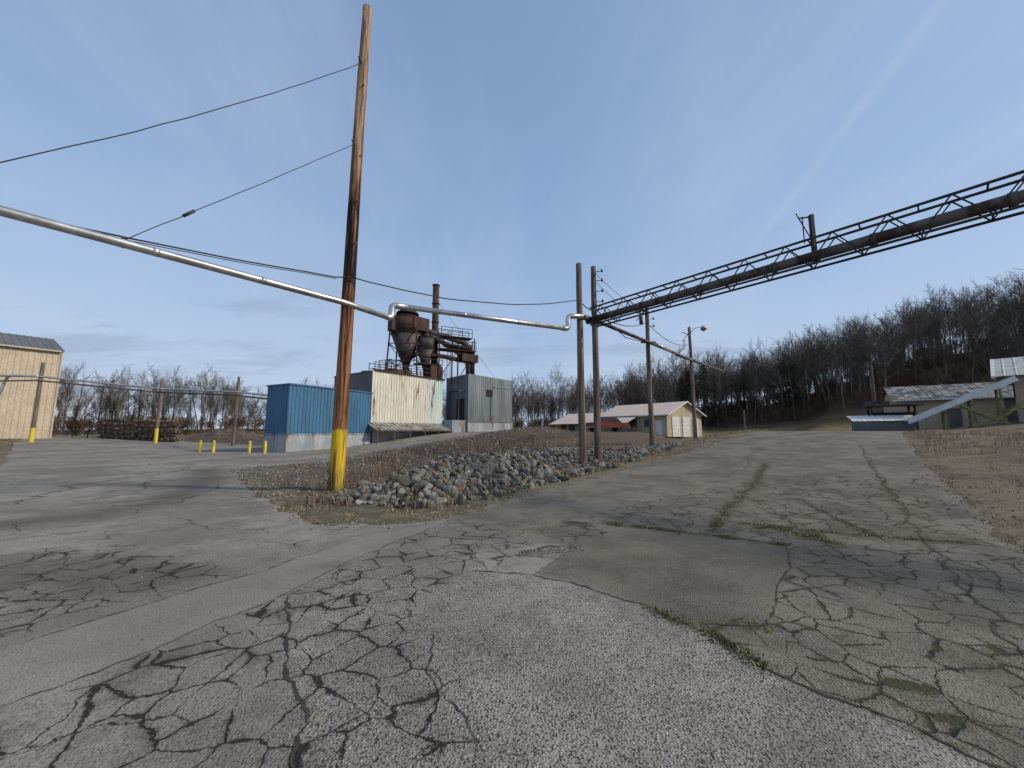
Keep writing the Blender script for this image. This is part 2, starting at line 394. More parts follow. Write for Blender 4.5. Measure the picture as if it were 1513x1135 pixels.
DIAG=[(-.51,4.63),(.25,4.52),(.73,4.24),(1.25,3.70),(1.56,3.27),(1.71,2.82),(1.98,2.50),(2.28,2.12),(2.6,1.7)]
LONG=[(13.8,15.5),(9.6,10.3),(7.6,7.8),(5.12,4.77),(4.48,4.02),(3.98,3.36),(3.2,2.3)]
GRC=[(8.4,13),(6.3,10.3),(4.5,8.2),(3.6,7.0),(3.2,6.4)]
TOPP=[(1.7,6.95),(1.88,6.82),(3.0,6.2),(3.86,5.64)]
SIDE=[(3.86,5.64),(3.3,4.8),(2.73,4.18),(2.06,3.36),(1.59,3.42)]
V=np.array(av); PX,PY=V[:,0],V[:,1]
STRIP=[(-6.2,-1),(-4.3,2.2),(-3.75,3.04),(-3.31,3.95),(-2.86,4.69),(-2.35,5.9),(-1.37,6.94),(-1.15,7.3),(-1.15,7.1),(-1.91,5.27),(-2.24,4.02),(-2.50,3.42),(-2.66,2.94),(-2.92,2.41),(-4.6,-1)]
PATCH=[(1.88,6.79),(3.0,6.2),(3.86,5.64),(3.3,4.8),(2.73,4.18),(2.06,3.36),(1.59,3.42),(1.25,3.72),(.73,4.27),(.25,4.55),(.87,5.57)]
Z1=[(-2.95,2.4),(-2.5,3.4),(-2.2,4.1),(-1.75,5.6),(-1.1,6.9),(.2,6.9),(.3,5.2),(-.6,4.6),(-.9,3.6),(-.3,2.5),(-.1,1.5),(-3,1)]
Z3=[(1.25,3.6),(1.7,2.8),(2.0,2.45),(2.3,2.1),(3,.8),(7,5),(9.5,8.8),(9,11),(6,10.5),(2.9,8.8),(.3,6.6),(.9,5.6)]
Z2=[(-7.4,5.0),(-5.9,5.9),(-4.0,5.2),(-2.95,4.7),(-3.4,3.95),(-4.0,3.0),(-6,2)]
wob=np.array([mn.noise(Vector((a,b_,4))*2.5)*.10+mn.noise(Vector((a,b_,8))*9)*.03 if abs(a)<12 and b_<14 else 0 for a,b_ in zip(PX,PY)])
s1=sdpoly(Z1,PX,PY)+wob; s2=sdpoly(Z2,PX,PY)+wob*2; s3=sdpoly(Z3,PX,PY)+wob; spt=sdpoly(PATCH,PX,PY)+wob*.4; sst=sdpoly(STRIP,PX,PY)+wob*.35
crk=np.maximum.reduce([sm((s1+.25)/.5)*.66,sm((s2+.2)/.8)*.85,sm((s3+.25)/.5)*.74])
crk=crk*(1-sm((spt+.05)/.1))*(1-sm((sst+.05)/.1))
core=sdpoly([(-6.4,5.1),(-4.6,4.9),(-3.6,4.5),(-3.9,4.15),(-5.5,4.2)],PX,PY)+wob*2
crk=np.maximum(crk,sm((core+.3)/.4)*1.0)
fattr(me,'crk',crk)
CO=[(-1.7,5.0),(-.3,4.65),(.25,4.5),(.75,4.2),(1.25,3.65),(1.7,2.8),(2.3,2.05),(2.6,.5),(-.8,.5),(-1.1,2.2),(-1.4,2.7),(-1.8,3.4),(-2.2,3.95)]
sco=sdpoly(CO,PX,PY)+wob; co=sm((sco+.1)/.2)
fattr(me,'coarse',co)
seam=sdpoly([(-1.25,7.15),(-.2,6.2),(.85,5.6),(.25,4.52),(.73,4.24),(1.25,3.70),(1.71,2.82),(2.28,2.12),(3.2,.2),(9,-8),(60,20),(45,60),(20,35),(1.2,12)],PX,PY)+wob*.5
fattr(me,'rightz',sm((seam+.08)/.16)*.9)
smear=1-sm(sdline([(-13.0,16.6),(-10.2,13.3),(-8.9,11.0),(-8.0,9.2),(-8.0,7.6),(-9.5,6.0)],PX,PY)/1.0)
smear2=1-sm(sdline([(-7.6,10.8),(-5.8,8.6),(-4.6,7.6)],PX,PY)/.5)
dz=np.clip(smear*.95+.3*smear2+.85*sm((core+.5)/.6)+.40*sm((spt+.03)/.06)+.10*sm((s3+.3)/.6)*(spt<0)+.25*sm(s1/.3)*(sco<0),0,1)
fattr(me,'darkz',dz); fattr(me,'strip',sm((sst+.02)/.05))
mo=np.zeros(len(PX))
for L_,w_,k_ in((GRC,.30,1.),(TOPP,.22,1.),(SIDE[3:],.12,.9),(DIAG[3:6],.12,.9),(DIAG[6:],.08,.7),([(3.2,6.4),(4.3,6.6),(4.6,5.6)],.35,.95),([(4.9,7.2),(4.6,6.0)],.25,.9),([(3.9,6.9),(5.2,6.1),(6.3,5.6)],.22,.85),([(6.2,8.6),(5.6,6.6),(5.3,5.6)],.18,.8),(LONG[:4],.14,.7)):
    mo=np.maximum(mo,(1-sm((sdline(L_,PX,PY)+wob*.6)/w_))*k_)
fattr(me,'mossz',mo)
fattr(me,'rstain',(1-sm(sdline([(-11.6,12.6),(-12.6,12.0),(-12.2,10.8)],PX,PY)/.45))*.8)
me.materials.append(M['asphalt']); link(bpy.data.objects.new('asphalt_road',me))

crackmat=simple('crack_fill',(.022,.02,.016),(.05,.045,.028),6,.95)
cb=B()
def ribbon(pts,w,jit=.05,step=.035):
    P=[Vector((*p,0)) for p in pts]; out=[]
    for a,b in zip(P[:-1],P[1:]):
        L=(b-a).length; k=max(1,int(L/step))
        for i in range(k): out.append(a.lerp(b,i/k))
    out.append(P[-1]); k0=len(cb.v); m=len(out)
    off=[Vector((mn.noise(q*2.3+Vector((0,0,5))),mn.noise(q*2.3+Vector((9,0,5))),0))*jit*2+Vector((mn.noise(q*14),mn.noise(q*14+Vector((3,0,7))),0))*jit*.8 for q in out]
    out=[q+o for q,o in zip(out,off)]
    for i,q in enumerate(out):
        d=(out[min(i+1,m-1)]-out[max(i-1,0)]).normalized(); nn=Vector((-d.y,d.x,0))
        ww=w*(.25+1.9*abs(mn.noise(q*6+Vector((0,0,2)))))*min(1,(i+1)/5,(m-i)/5)
        for sg in(-1,1):
            r=q+nn*ww*sg*.5; cb.v.append((r.x,r.y,hz(r.x,r.y)+.0165))
    for i in range(m-1): cb.face([k0+2*i,k0+2*i+1,k0+2*i+3,k0+2*i+2])
ribbon(DIAG,.026,.04); ribbon(LONG,.04,.06); ribbon(GRC,.05,.07); ribbon(TOPP,.05,.05); ribbon(SIDE,.022,.03)
ribbon([(-2.17,3.95),(-1.64,3.09),(-1.27,2.51),(-1.03,2.1),(-.9,1.6)],.026,.045)
ribbon([(-2.95,2.40),(-2.66,2.94),(-2.50,3.42),(-2.24,4.02),(-1.91,5.27),(-1.15,7.1)],.018,.03)
ribbon([(-3.75,3.04),(-3.31,3.95),(-2.86,4.69),(-2.35,5.9)],.014,.03)
ribbon([(.1,5.2),(.5,5.6),(.87,5.57)],.07,.05); ribbon([(.25,4.5),(.5,4.95),(.87,5.57)],.012,.02)
ribbon([(5.4,9.6),(4.9,7.2),(4.6,6.3)],.03,.06); ribbon([(6.2,8.6),(5.6,6.6),(5.3,5.6)],.03,.06)
ribbon([(4.2,7.6),(5.6,6.9),(6.8,6.6)],.03,.06); ribbon([(3.9,6.9),(5.2,6.1),(6.3,5.6)],.03,.06); ribbon([(3.0,7.6),(4.6,7.2),(6.6,7.6)],.03,.06)
ribbon([(-9,12.2),(-8.1,10.8),(-7.6,8.9),(-8.6,8.4)],.03,.12); ribbon([(-11.6,12.6),(-9.8,10.4),(-9.9,9.0)],.03,.12)
ribbon([(-.7,3.3),(-.45,2.6),(-.15,2.0),(.05,1.5)],.012,.05); ribbon([(11,17),(8.8,14.6),(7.6,12.6),(5.9,11.2)],.03,.1)
ribbon([(-16,20),(-13.5,16),(-13,12),(-11,8.6)],.04,.2); ribbon([(-6.2,7.4),(-5.0,6.6),(-3.6,6.4)],.015,.1)
cb.make('pavement_cracks',None,crackmat)

# ------------------------------------------------------------ grass & weeds scatter
def blades(name,pts,hts,cols,width=.006,lean=.5):
    N_=len(pts); P=np.array(pts); th=rng.uniform(0,2*np.pi,N_); hts=np.array(hts)
    ld=rng.uniform(0,2*np.pi,N_); le=rng.uniform(.1,lean,N_)*hts
    zz=h(P[:,0],P[:,1])-.01
    w=width*(1+hts*3)
    dx,dy=np.cos(th)*w,np.sin(th)*w
    b0=np.stack([P[:,0]-dx,P[:,1]-dy,zz],-1); b1=np.stack([P[:,0]+dx,P[:,1]+dy,zz],-1)
    mx=P[:,0]+np.cos(ld)*le*.35; my=P[:,1]+np.sin(ld)*le*.35
    m0=np.stack([mx-dx*.7,my-dy*.7,zz+hts*.6],-1); m1=np.stack([mx+dx*.7,my+dy*.7,zz+hts*.6],-1)
    tp=np.stack([P[:,0]+np.cos(ld)*le,P[:,1]+np.sin(ld)*le,zz+hts*.95],-1)
    V=np.stack([b0,b1,m1,m0,tp],1).reshape(-1,3); i0=np.arange(N_)*5
    F=[[a,a+1,a+2,a+3] for a in i0]+[[a+3,a+2,a+4] for a in i0]
    me=bpy.data.meshes.new(name); me.from_pydata(V.tolist(),[],F)
    c=np.repeat(np.array(cols),5,0); c=np.concatenate([c,np.ones((len(c),1))],1)
    ca=me.color_attributes.new('tint','FLOAT_COLOR','POINT'); ca.data.foreach_set('color',c.astype(np.float32).ravel())
    me.materials.append(M['tint']); return link(bpy.data.objects.new(name,me))
N=NT('grass_blades'); N.set(N.b.inputs['Base Color'],N.attr('tint').outputs['Color']); N.b.inputs['Roughness'].default_value=.8; M['tint']=N.m
def sdA(x,y): return sdpoly(ASPH,np.array(x),np.array(y))
def sample(cnt,x0,x1,y0,y1,cond):
    x=rng.uniform(x0,x1,cnt); y=rng.uniform(y0,y1,cnt); k=cond(x,y); return x[k],y[k]
STRAW=np.array([(.34,.27,.16),(.26,.19,.11),(.20,.14,.08),(.42,.35,.22)]); GREEN=np.array([(.07,.10,.025),(.11,.13,.04),(.05,.075,.02),(.16,.16,.07)])
BROWN=np.array([(.125,.078,.045),(.075,.046,.027),(.16,.11,.068),(.21,.155,.10)])
px=[];py=[];hh=[];cc=[]
def addg(x,y,h0,h1,gfrac,dry=STRAW):
    k=len(x); g=rng.random(k)<gfrac
    c=np.where(g[:,None],GREEN[rng.integers(0,4,k)],dry[rng.integers(0,4,k)])*rng.uniform(.7,1.15,(k,1))
    px.append(x);py.append(y);hh.append(rng.uniform(h0,h1,k));cc.append(c)
def clump(x,y,f,th): return np.array([mn.noise(Vector((a*f,b*f,1.7)))>th for a,b in zip(x,y)],bool) if len(x) else np.zeros(0,bool)
x,y=sample(130000,5,24,2.5,22,lambda x,y:(sdA(x,y)<.03)&(.72*x-.69*y>0)&(.72*x-.69*y<7)&(rng.random(x.shape)<np.clip(8/np.hypot(x,y),0,1)))
k=clump(x,y,1.6,-.15); addg(x[k],y[k],.02,.08,.12); addg(x[~k][::4],y[~k][::4],.01,.04,.1)
x,y=sample(90000,-9,2.5,6.5,14,lambda x,y:(sdA(x,y)<.03)&(.55*x+.83*y<8.5)&(rng.random(x.shape)<.6))
k=clump(x,y,1.8,-.1); addg(x[k],y[k],.015,.06,.35)
x,y=sample(60000,-13,22,7,32,lambda x,y:(sdA(x,y)<.05)&(sdA(x,y)>-1.4))
k=clump(x,y,1.5,-.05); addg(x[k],y[k],.02,.10,.10)
x,y=sample(60000,-12,14,11,30,lambda x,y:(sdA(x,y)<-.5)&(.83*x-.55*y<-8)&(rng.random(x.shape)<.7))
k=clump(x,y,.8,-.05); addg(x[k],y[k],.04,.20,.02,BROWN); k=~k; addg(x[k][::5],y[k][::5],.03,.1,.02)
x,y=sample(30000,0,20,12,36,lambda x,y:(sdA(x,y)<-.3)&(.83*x-.55*y>-8))
k=clump(x,y,.9,-.1); addg(x[k],y[k],.05,.28,.05)
x,y=sample(12000,-6,11,8,23,lambda x,y:(sdA(x,y)<-.2)&(.83*x-.55*y<-5)&(.83*x-.55*y>-12))
k=clump(x,y,1.2,.0); addg(x[k],y[k],.10,.42,.0,BROWN)
for L,cn,g in((DIAG[3:6],900,.75),(GRC,3000,.7),(TOPP,4000,.75),(SIDE[3:],800,.7),([(.0,5.1),(.5,5.5),(.87,5.57)],600,.3),([(3.2,6.4),(4.3,6.6),(4.6,5.6)],2600,.6),([(4.9,7.2),(4.6,6.0)],900,.6),([(6,8),(5.4,6)],800,.6),([(3.9,6.9),(5.2,6.1),(6.3,5.6)],1400,.6),(LONG[:3],900,.4)):
    L=np.array(L); seg=rng.integers(0,len(L)-1,cn); t=rng.random(cn)
    P=L[seg]+(L[seg+1]-L[seg])*t[:,None]
    cl=np.array([mn.noise(Vector((a,b,3))*3) for a,b in P])>-.05
    P=P[cl]+rng.normal(0,.05,(cl.sum(),2)); addg(P[:,0],P[:,1],.028,.060,g)
x=np.concatenate(px);y=np.concatenate(py)
blades('dry_grass',np.stack([x,y],-1),np.concatenate(hh),np.concatenate(cc))

# ------------------------------------------------------------ riprap rocks + loose gravel
def ico(sub):
    import bmesh
    bm=bmesh.new(); bmesh.ops.create_icosphere(bm,subdivisions=sub,radius=1)
    v=np.array([q.co[:] for q in bm.verts]); f=np.array([[w.index for w in q.verts] for q in bm.faces]); bm.free(); return v,f
iv,iF=ico(2)
def rocks(name,specs,mat,cuts=6):
    Vs=[];Fs=[];Cs=[];o=0
    for (x,y,z,s,c) in specs:
        v=iv.copy()
        for _ in range(cuts):
            d=rng.normal(size=3); d/=np.linalg.norm(d); lim=rng.uniform(.35,.75); q=v@d; v=v-np.outer(np.maximum(q-lim,0),d)
        v*=rng.uniform(.6,1.35,3)*s; th=rng.uniform(0,6.28); ct,st=math.cos(th),math.sin(th); tl=rng.uniform(-.6,.6); c2,s2=math.cos(tl),math.sin(tl)
        v=v@np.array([[1,0,0],[0,c2,s2],[0,-s2,c2]])@np.array([[ct,st,0],[-st,ct,0],[0,0,1]]); v=v+np.array([x,y,z])
        Vs.append(v);Fs.append(iF+o);o+=len(v);Cs.append(np.tile(np.array([*c,1.0]),(len(v),1)))
    me=bpy.data.meshes.new(name); me.from_pydata(np.concatenate(Vs).tolist(),[],np.concatenate(Fs).tolist())
    ca=me.color_attributes.new('tint','FLOAT_COLOR','POINT'); ca.data.foreach_set('color',np.concatenate(Cs).astype(np.float32).ravel())
    me.materials.append(mat); return link(bpy.data.objects.new(name,me))
N=NT('limestone_rock'); v=N.coord(); N.set(N.b.inputs['Base Color'],N.mix(1.0,N.attr('tint').outputs['Color'],N.ramp(N.noise(v,9,5,.7),.2,.8,.5,1.2),'MULTIPLY')); N.b.inputs['Roughness'].default_value=.95; N.b.inputs['Specular IOR Level'].default_value=.2; N.bump(N.noise(v,25,3,.7),.5,.03)
rockm=N.m
RIP=[(-4.1,9.4),(-2.62,8.75),(-1.73,8.7),(-.92,9.54),(.07,10.94),(2.2,13.3),(4.5,15.6),(7.5,19.0),(9.5,22.5),(7,22.5),(4.2,21.0),(2,18.3),(.1,15.6),(-1.3,13.3),(-2.39,11.7),(-3.4,10.9)]
sp=[]
xs=rng.uniform(-4.7,10,20000); ys=rng.uniform(8.1,23,20000); d=sdpoly(RIP,xs,ys)
for x,y,dd in zip(xs,ys,d):
    if dd<-.45 or (dd<.15 and random.random()<.75): continue
    s=random.choice((random.uniform(.05,.10),random.uniform(.08,.13),random.uniform(.10,.175)))
    g=random.choice((random.uniform(.08,.14),random.uniform(.12,.21),random.uniform(.16,.27))); w=random.uniform(.0,.03)
    sp.append((x,y,hz(x,y)+random.uniform(0,.18)*min(1,max(0,dd)*1.2)+s*.25,s,(g+w,g+.003,g-.012-w*.6)))
    if len(sp)>4200: break
rocks('riprap_rocks',sp,rockm)
sp=[]
def grav_(cn,x0,x1,y0,y1,cond,s0,s1,off=.012):
    xs=rng.uniform(x0,x1,cn); ys=rng.uniform(y0,y1,cn); k=cond(xs,ys)
    for x,y in zip(xs[k],ys[k]):
        g=random.uniform(.12,.32); s=random.uniform(s0,s1); sp.append((x,y,hz(x,y)+off+s*.3,s,(g*1.06,g,g*.87)))
iv,iF=ico(1)
grav_(7000,-9,12,6.5,24,lambda x,y:np.abs(sdA(x,y)+.1)<.5,.008,.03)
grav_(1200,-8,10,2,12,lambda x,y:sdA(x,y)>0,.004,.010)
grav_(3500,-12,0,9,20,lambda x,y:(sdA(x,y)<0)&(.55*x+.83*y<12),.012,.05)
grav_(1500,.1,.95,5.0,5.8,lambda x,y:np.abs(y-5.5+(.87-x)*.3)<.12,.006,.016)
grav_(1200,-10,8,14,27,lambda x,y:(sdA(x,y)<-.4)&(.83*x-.55*y<-9),.03,.10,.0)
rocks('loose_gravel',sp,rockm,3)

# ------------------------------------------------------------ utility poles, pipes, truss, wires
def utility_pole(x,y,top,r0,r1,mat='wood',lean=(0,0),base=None):
    e=empty('utility_pole'); b=B(); z0=(hz(x,y) if base is None else base)-.3
    k=14; m=24; st=len(b.v)
    for j in range(m+1):
        t=j/m; z=z0+(top-z0)*t; r=r0+(r1-r0)*t
        for i in range(k):
            a=2*math.pi*i/k; rr=r*(1+.05*mn.noise(Vector((i*1.3,j*.35,x))))
            b.v.append((x+lean[0]*t+math.cos(a)*rr+.03*mn.noise(Vector((j*.15,x,1))),y+lean[1]*t+math.sin(a)*rr,z))
    for j in range(m):
        for i in range(k): b.face([st+j*k+i,st+j*k+(i+1)%k,st+(j+1)*k+(i+1)%k,st+(j+1)*k+i],True)
    b.face([st+m*k+i for i in range(k)])
    b.make('pole_shaft',e,mat); return e
e=utility_pole(-4.71,10.55,14.75,.20,.135,'pole',(.17,0))
b=B()
b.cyl((-4.62,10.2,9.95),(-4.62,10.75,9.95),.02); b.cyl((-4.56,10.2,12.66),(-4.56,10.8,12.66),.02)
for z in(6.9,8.2,11.9): b.cyl((-4.5,10.4,z),(-4.42,10.38,z),.02)
b.box((-4.68,10.34,5.15),(.46,.05,.06),.6); b.make('hardware',e,'rustgrey')
P1=(2.67,14.73); P2=(3.4,15.47)
e=utility_pole(*P1,8.25,.15,.11)
b=B(); b.box((P1[0]-.05,P1[1]-.14,6.0),(.5,.08,.1),.5); b.make('pipe_saddle',e,'rustgrey')
e=utility_pole(*P2,8.45,.15,.11)
b=B()
for z in(6.9,7.35,7.8,8.2):
    b.cyl((3.45,15.4,z),(3.72,15.3,z),.015); b.cyl((3.72,15.3,z-.04),(3.72,15.3,z+.08),.045,.03)
b.make('insulators',e,'rustgrey')
P3=(7.3,20.3); P4=(13.2,28.0)
e=utility_pole(*P3,8.4,.14,.10)
b=B(); b.beam((7.3,20.16,7.9),(6.75,20.2,8.25),.05); b.beam((6.7,20.2,7.5),(7.3,20.14,8.3),.04)
b.box((7.25,20.1,6.3),(.8,.08,.1),.1)
for z in (7.2,7.6,8.0): b.cyl((7.42,20.2,z),(7.6,20.15,z),.015); b.cyl((7.6,20.15,z-.04),(7.6,20.15,z+.08),.045,.03)
b.cyl((6.95,20.2,7.3),(6.95,20.2,7.75),.10,.10); b.make('hardware',e,'rustgrey')
e=utility_pole(*P4,9.3,.14,.10)
b=B(); b.tube([(13.2,27.9,8.8),(13.4,27.8,9.1),(13.75,27.6,9.2),(14.0,27.5,9.15)],.025,8); b.cyl((14.0,27.5,9.25),(14.0,27.5,9.0),.10,.24); b.cyl((14.0,27.5,9.0),(14.0,27.5,8.88),.15,.1)
b.beam((13.2,27.85,8.6),(12.6,27.9,8.9),.05); b.beam((12.6,27.9,8.2),(13.2,27.85,9.0),.05); b.box((13.1,27.8,6.8),(.8,.08,.1),.1); b.make('lamp_arm_and_head',e,'galv')
for q in((14.6,2.4),(15.3,3.1)): utility_pole(*q,8.3,.15,.11)

pr=empty('overhead_steam_pipe')
def jpipe(pts,r,name,mat,ring=2.4):
    b=B(); b.tube(pts,r,14)
    for a,c in zip(pts[:-1],pts[1:]):
        a=Vector(a);c=Vector(c); L=(c-a).length
        if L<1: continue
        k=int(L/ring); d=(c-a).normalized()
        for i in range(1,k+1):
            q=a+d*(L*i/(k+1)); b.cyl(q-d*.05,q+d*.05,r*1.05,n=14)
    return b.make(name,pr,mat)
def bend(pts,rad=.14,k=5):
    P=[Vector(p) for p in pts]; out=[P[0]]
    for i in range(1,len(P)-1):
        a=(P[i-1]-P[i]).normalized(); c=(P[i+1]-P[i]).normalized(); p0=P[i]+a*rad; p1=P[i]+c*rad
        for q in range(k+1):
            t=q/k; out.append(p0*(1-t)**2+P[i]*2*t*(1-t)+p1*t*t)
    out.append(P[-1]); return out
jpipe([(-16,-3.5,5.2),(-8.3,5.85,5.15),(-4.72,10.26,5.15),(-3.78,11.4,5.05)],.085,'pipe_run_west','silver')
jpipe(bend([(-3.80,11.38,5.05),(-3.70,11.5,5.04),(-3.70,11.5,5.46),(-3.3,11.7,5.46)]),.10,'pipe_riser','silver')
jpipe([(-3.4,11.65,5.46),(2.05,14.3,5.48)],.085,'pipe_run_mid','silver')
jpipe(bend([(1.9,14.23,5.48),(2.14,14.35,5.48),(2.14,14.35,5.98),(2.75,14.5,6.02)]),.10,'pipe_drop','silver')
jpipe([(2.6,14.47,6.02),(3.0,15.0,6.1),(3.6,15.7,6.1)],.11,'pipe_joint','tpipe')
jpipe([(3.2,15.1,6.1),(7.2,20.0,6.3),(13.05,27.75,6.8),(20,36,7.2)],.085,'pipe_run_east','tpipe')
jpipe([(8.0,20.95,6.36),(9.6,23.0,6.46)],.10,'pipe_insulated_piece','galv'); jpipe([(10.8,24.9,6.59),(13,27.7,6.8)],.10,'pipe_insulated_piece_2','galv')

tr=empty('pipe_truss_bridge'); b=B()
T0=Vector((3.25,15.0,6.12)); T1=Vector((15.6,1.1,6.5)); d=(T1-T0); L=d.length; d.normalize(); sdv=Vector((d.y,-d.x,0)).normalized()
W=.20;Hh=.34
for sgn in(-1,1):
    for z in(-Hh,Hh): b.beam(T0+sdv*W*sgn+Vector((0,0,z)),T1+sdv*W*sgn+Vector((0,0,z)),.05,.05)
k=int(L/.5); st=L/k
for i in range(k+1):
    p=T0+d*(i*st)
    for sgn in(-1,1):
        o=sdv*W*sgn
        if i<k:
            z0,z1=(-Hh,Hh) if i%2==0 else (Hh,-Hh)
            b.beam(p+o*1.05+Vector((0,0,z0)),p+o*1.05+d*st+Vector((0,0,z1)),.026,.026)
    if i%2==0:
        for z in(-Hh,Hh): b.beam(p-sdv*W+Vector((0,0,z)),p+sdv*W+Vector((0,0,z)),.03,.03)
b.make('truss_frame',tr,'truss')
b=B(); b.tube([T0-d*.3+Vector((0,0,-.08)),T1+Vector((0,0,-.08))],.13,16)
for i in range(1,9):
    q=T0+d*(L*i/9)+Vector((0,0,-.08)); b.cyl(q-d*.06,q+d*.06,.145,n=16)
b.make('carried_pipe',tr,'tpipe')
b=B(); q=Vector((8.0,9.7,0))
b.beam(q+Vector((0,0,6.0)),q+Vector((0,0,7.35)),.09); b.beam(q+Vector((.02,0,7.3)),q+Vector((-.22,.15,7.34)),.03); b.beam(q+Vector((-.02,0,6.6)),q+Vector((-.24,.2,7.5)),.025)
b.beam(q+Vector((-.16,.1,6.6)),q+Vector((-.16,.1,7.35)),.02)
b.make('expansion_bracket',tr,'truss')

def catenary(a,c,sag,n=18):
    a=Vector(a);c=Vector(c); return [a.lerp(c,i/n)-Vector((0,0,4*sag*(i/n)*(1-i/n)))+Vector((0,0,.03*mn.noise(Vector((i*.7,a.z,c.z))))) for i in range(n+1)]
wr=empty('overhead_wires'); b=B()
b.tube(catenary((-4.56,10.4,12.66),(-8.95,5.3,5.25),.22),.010,6)
gw=catenary((-4.62,10.35,9.95),(-7.42,7.0,5.25),.03)
b.tube(gw,.009,6); b.cyl(gw[14],gw[14].lerp(gw[15],.7),.032); b.tube([(-7.42,7.0,5.08),(-7.42,6.9,5.18),(-7.42,7.0,5.28)],.03,6)
b.tube(catenary((-14,-1,5.0),(-4.9,10.33,5.88),.35),.017,6); b.tube(catenary((-14,-1,5.05),(-4.9,10.33,5.84),.39),.010,6)
b.tube(catenary((-4.9,10.33,5.88),(-4.5,10.33,5.88),0,2),.017,6)
b.tube(catenary((-4.5,10.33,5.88),(2.6,14.6,6.7),.42),.017,6)
for z in(8.2,7.8):
    b.tube(catenary((3.45,15.4,z),(7.3,20.2,z+.1),.35),.01,5)
b.tube(catenary((2.7,14.8,6.7),(7.2,20.2,7.4),.5),.02,6); b.tube(catenary((7.3,20.4,7.5),(13.2,28,8.0),.5),.018,6)
b.tube([(3.5,15.3,6.5),(4.2,15.6,5.9),(5.0,16.6,5.7),(6.8,19.6,6.2)],.018,6)
b.make('cables',wr,'wire')

# ------------------------------------------------------------ mill buildings
def Vz(p,z): return (p[0],p[1],z)
e=empty('blue_mill_building')
c0=(-16.9,29.2);c1=(-13.2,36.2);dirr=Vector((c1[0]-c0[0],c1[1]-c0[1])).normalized(); per=Vector((-dirr.y,dirr.x))
l0=(c0[0]+per.x*2.9,c0[1]+per.y*2.9); l1=(c1[0]+per.x*2.9,c1[1]+per.y*2.9)
b=B().mat('blue')
b.ribbed(c0,c1,1.25,5.15); b.ribbed(l0,c0,1.25,5.15); b.ribbed(c1,l1,1.25,5.15); b.ribbed(l1,l0,1.25,5.15); b.make('siding',e)
b=B()
cen=((c0[0]+l1[0])/2,(c0[1]+l1[1])/2); an=math.atan2(dirr.y,dirr.x)
b.box((cen[0],cen[1],.4),(7.95,2.95,1.9),an); b.make('concrete_base',e,'conc')
b=B(); b.box((cen[0],cen[1],5.2),(8.1,3.1,.1),an); b.make('flat_roof',e,'blue')
b=B(); b.box((cen[0],cen[1],1.38),(7.99,2.99,.07),an); b.make('base_flashing',e,'galv')
e=empty('white_mill_building')
w0=(-13.3,36.6);w1=(-7.9,43.9);dw=Vector((w1[0]-w0[0],w1[1]-w0[1])).normalized();pw=Vector((-dw.y,dw.x))
def off(p,a,b_): return (p[0]+dw.x*a+pw.x*b_,p[1]+dw.y*a+pw.y*b_)
Lw=math.hypot(w1[0]-w0[0],w1[1]-w0[1])
b=B().mat('white'); m1=off(w0,Lw*.76,0)
b.ribbed(w0,m1,1.9,7.45,1.9,7.35,.32); b.mat('teal'); b.ribbed(m1,w1,1.9,7.35,1.9,7.3,.32)
b.mat('greyroof'); b.ribbed(off(w0,0,7),w0,1,7.45,1,7.45,.5); b.ribbed(w1,off(w1,0,7),1.5,7.3,1.5,7.3); b.make('siding',e)
b=B(); b.mat('greyroof'); q=off(w0,Lw/2,3.5); an2=math.atan2(dw.y,dw.x)
b.box((q[0],q[1],7.36),(Lw+.15,7.1,.10),an2); b.mat('conc'); q2=off(w0,Lw/2,3.3); b.box((q2[0],q2[1],1.0),(Lw-.1,6.9,2.2),an2)
b.mat('rust'); q=off(w0,Lw/2,-.05); b.box((q[0],q[1],7.48),(Lw+.2,.12,.12),an2); b.make('roof_and_base',e)
b=B().mat('galv')
a0=off(w0,-.6,-1.7);a1=off(w1,.2,-1.7);r0=off(w0,-.6,-.06);r1=off(w1,.2,-.06)
b.slope(Vz(a0,1.72),Vz(a1,1.72),Vz(r1,2.45),Vz(r0,2.45),.5,.05)
b.mat('lumber')
for k in range(6):
    p=off(w0,-.4+k*(Lw+.3)/5,-1.6); b.beam((p[0],p[1],hz(*p)-.2),(p[0],p[1],1.7),.12)
p=off(w0,-.6,-1.62);q=off(w1,.2,-1.62); b.beam(Vz(p,1.66),Vz(q,1.66),.1)
b.make('lean_to_awning',e)
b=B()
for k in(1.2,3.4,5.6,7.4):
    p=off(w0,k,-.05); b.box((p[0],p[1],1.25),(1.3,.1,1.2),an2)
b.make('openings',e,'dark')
b=B(); p=off(w0,-.04,-.04); b.box((p[0],p[1],4.5),(.12,.12,5.8),an2); b.make('corner_trim',e,'whitep')
e=empty('grey_metal_building')
g0=(-5.0,44.0);dg=Vector((5.0,4.6)).normalized();pg=Vector((-dg.y,dg.x)); ag=math.atan2(dg.y,dg.x)
def og(a,c): return (g0[0]+dg.x*a+pg.x*c,g0[1]+dg.y*a+pg.y*c)
LG=6.8; DG=4.6
b=B().mat('grey'); b.ribbed(og(0,0),og(LG,0),2.7,8.2,2.5,7.95,.28,.03); b.ribbed(og(0,DG),og(0,0),2.7,8.1,2.7,8.2,.28,.03); b.ribbed(og(LG,0),og(LG,DG),2.5,7.95)
b.make('siding',e)
b=B(); q=og(LG/2,DG/2); b.mat('greyroof'); b.box((q[0],q[1],7.85),(LG-.1,DG-.1,.1),ag); b.mat('conc'); b.box((q[0],q[1],1.6),(LG+.1,DG+.1,2.2),ag)
b.mat('greyroof'); p=og(LG/2,-.06); b.box((p[0],p[1],2.72),(LG+.2,.1,.12),ag); b.make('roof_and_foundation',e)
b=B().mat('dark'); p=og(3.1,-.05); b.box((p[0],p[1],6.15),(.9,.06,.8),ag)
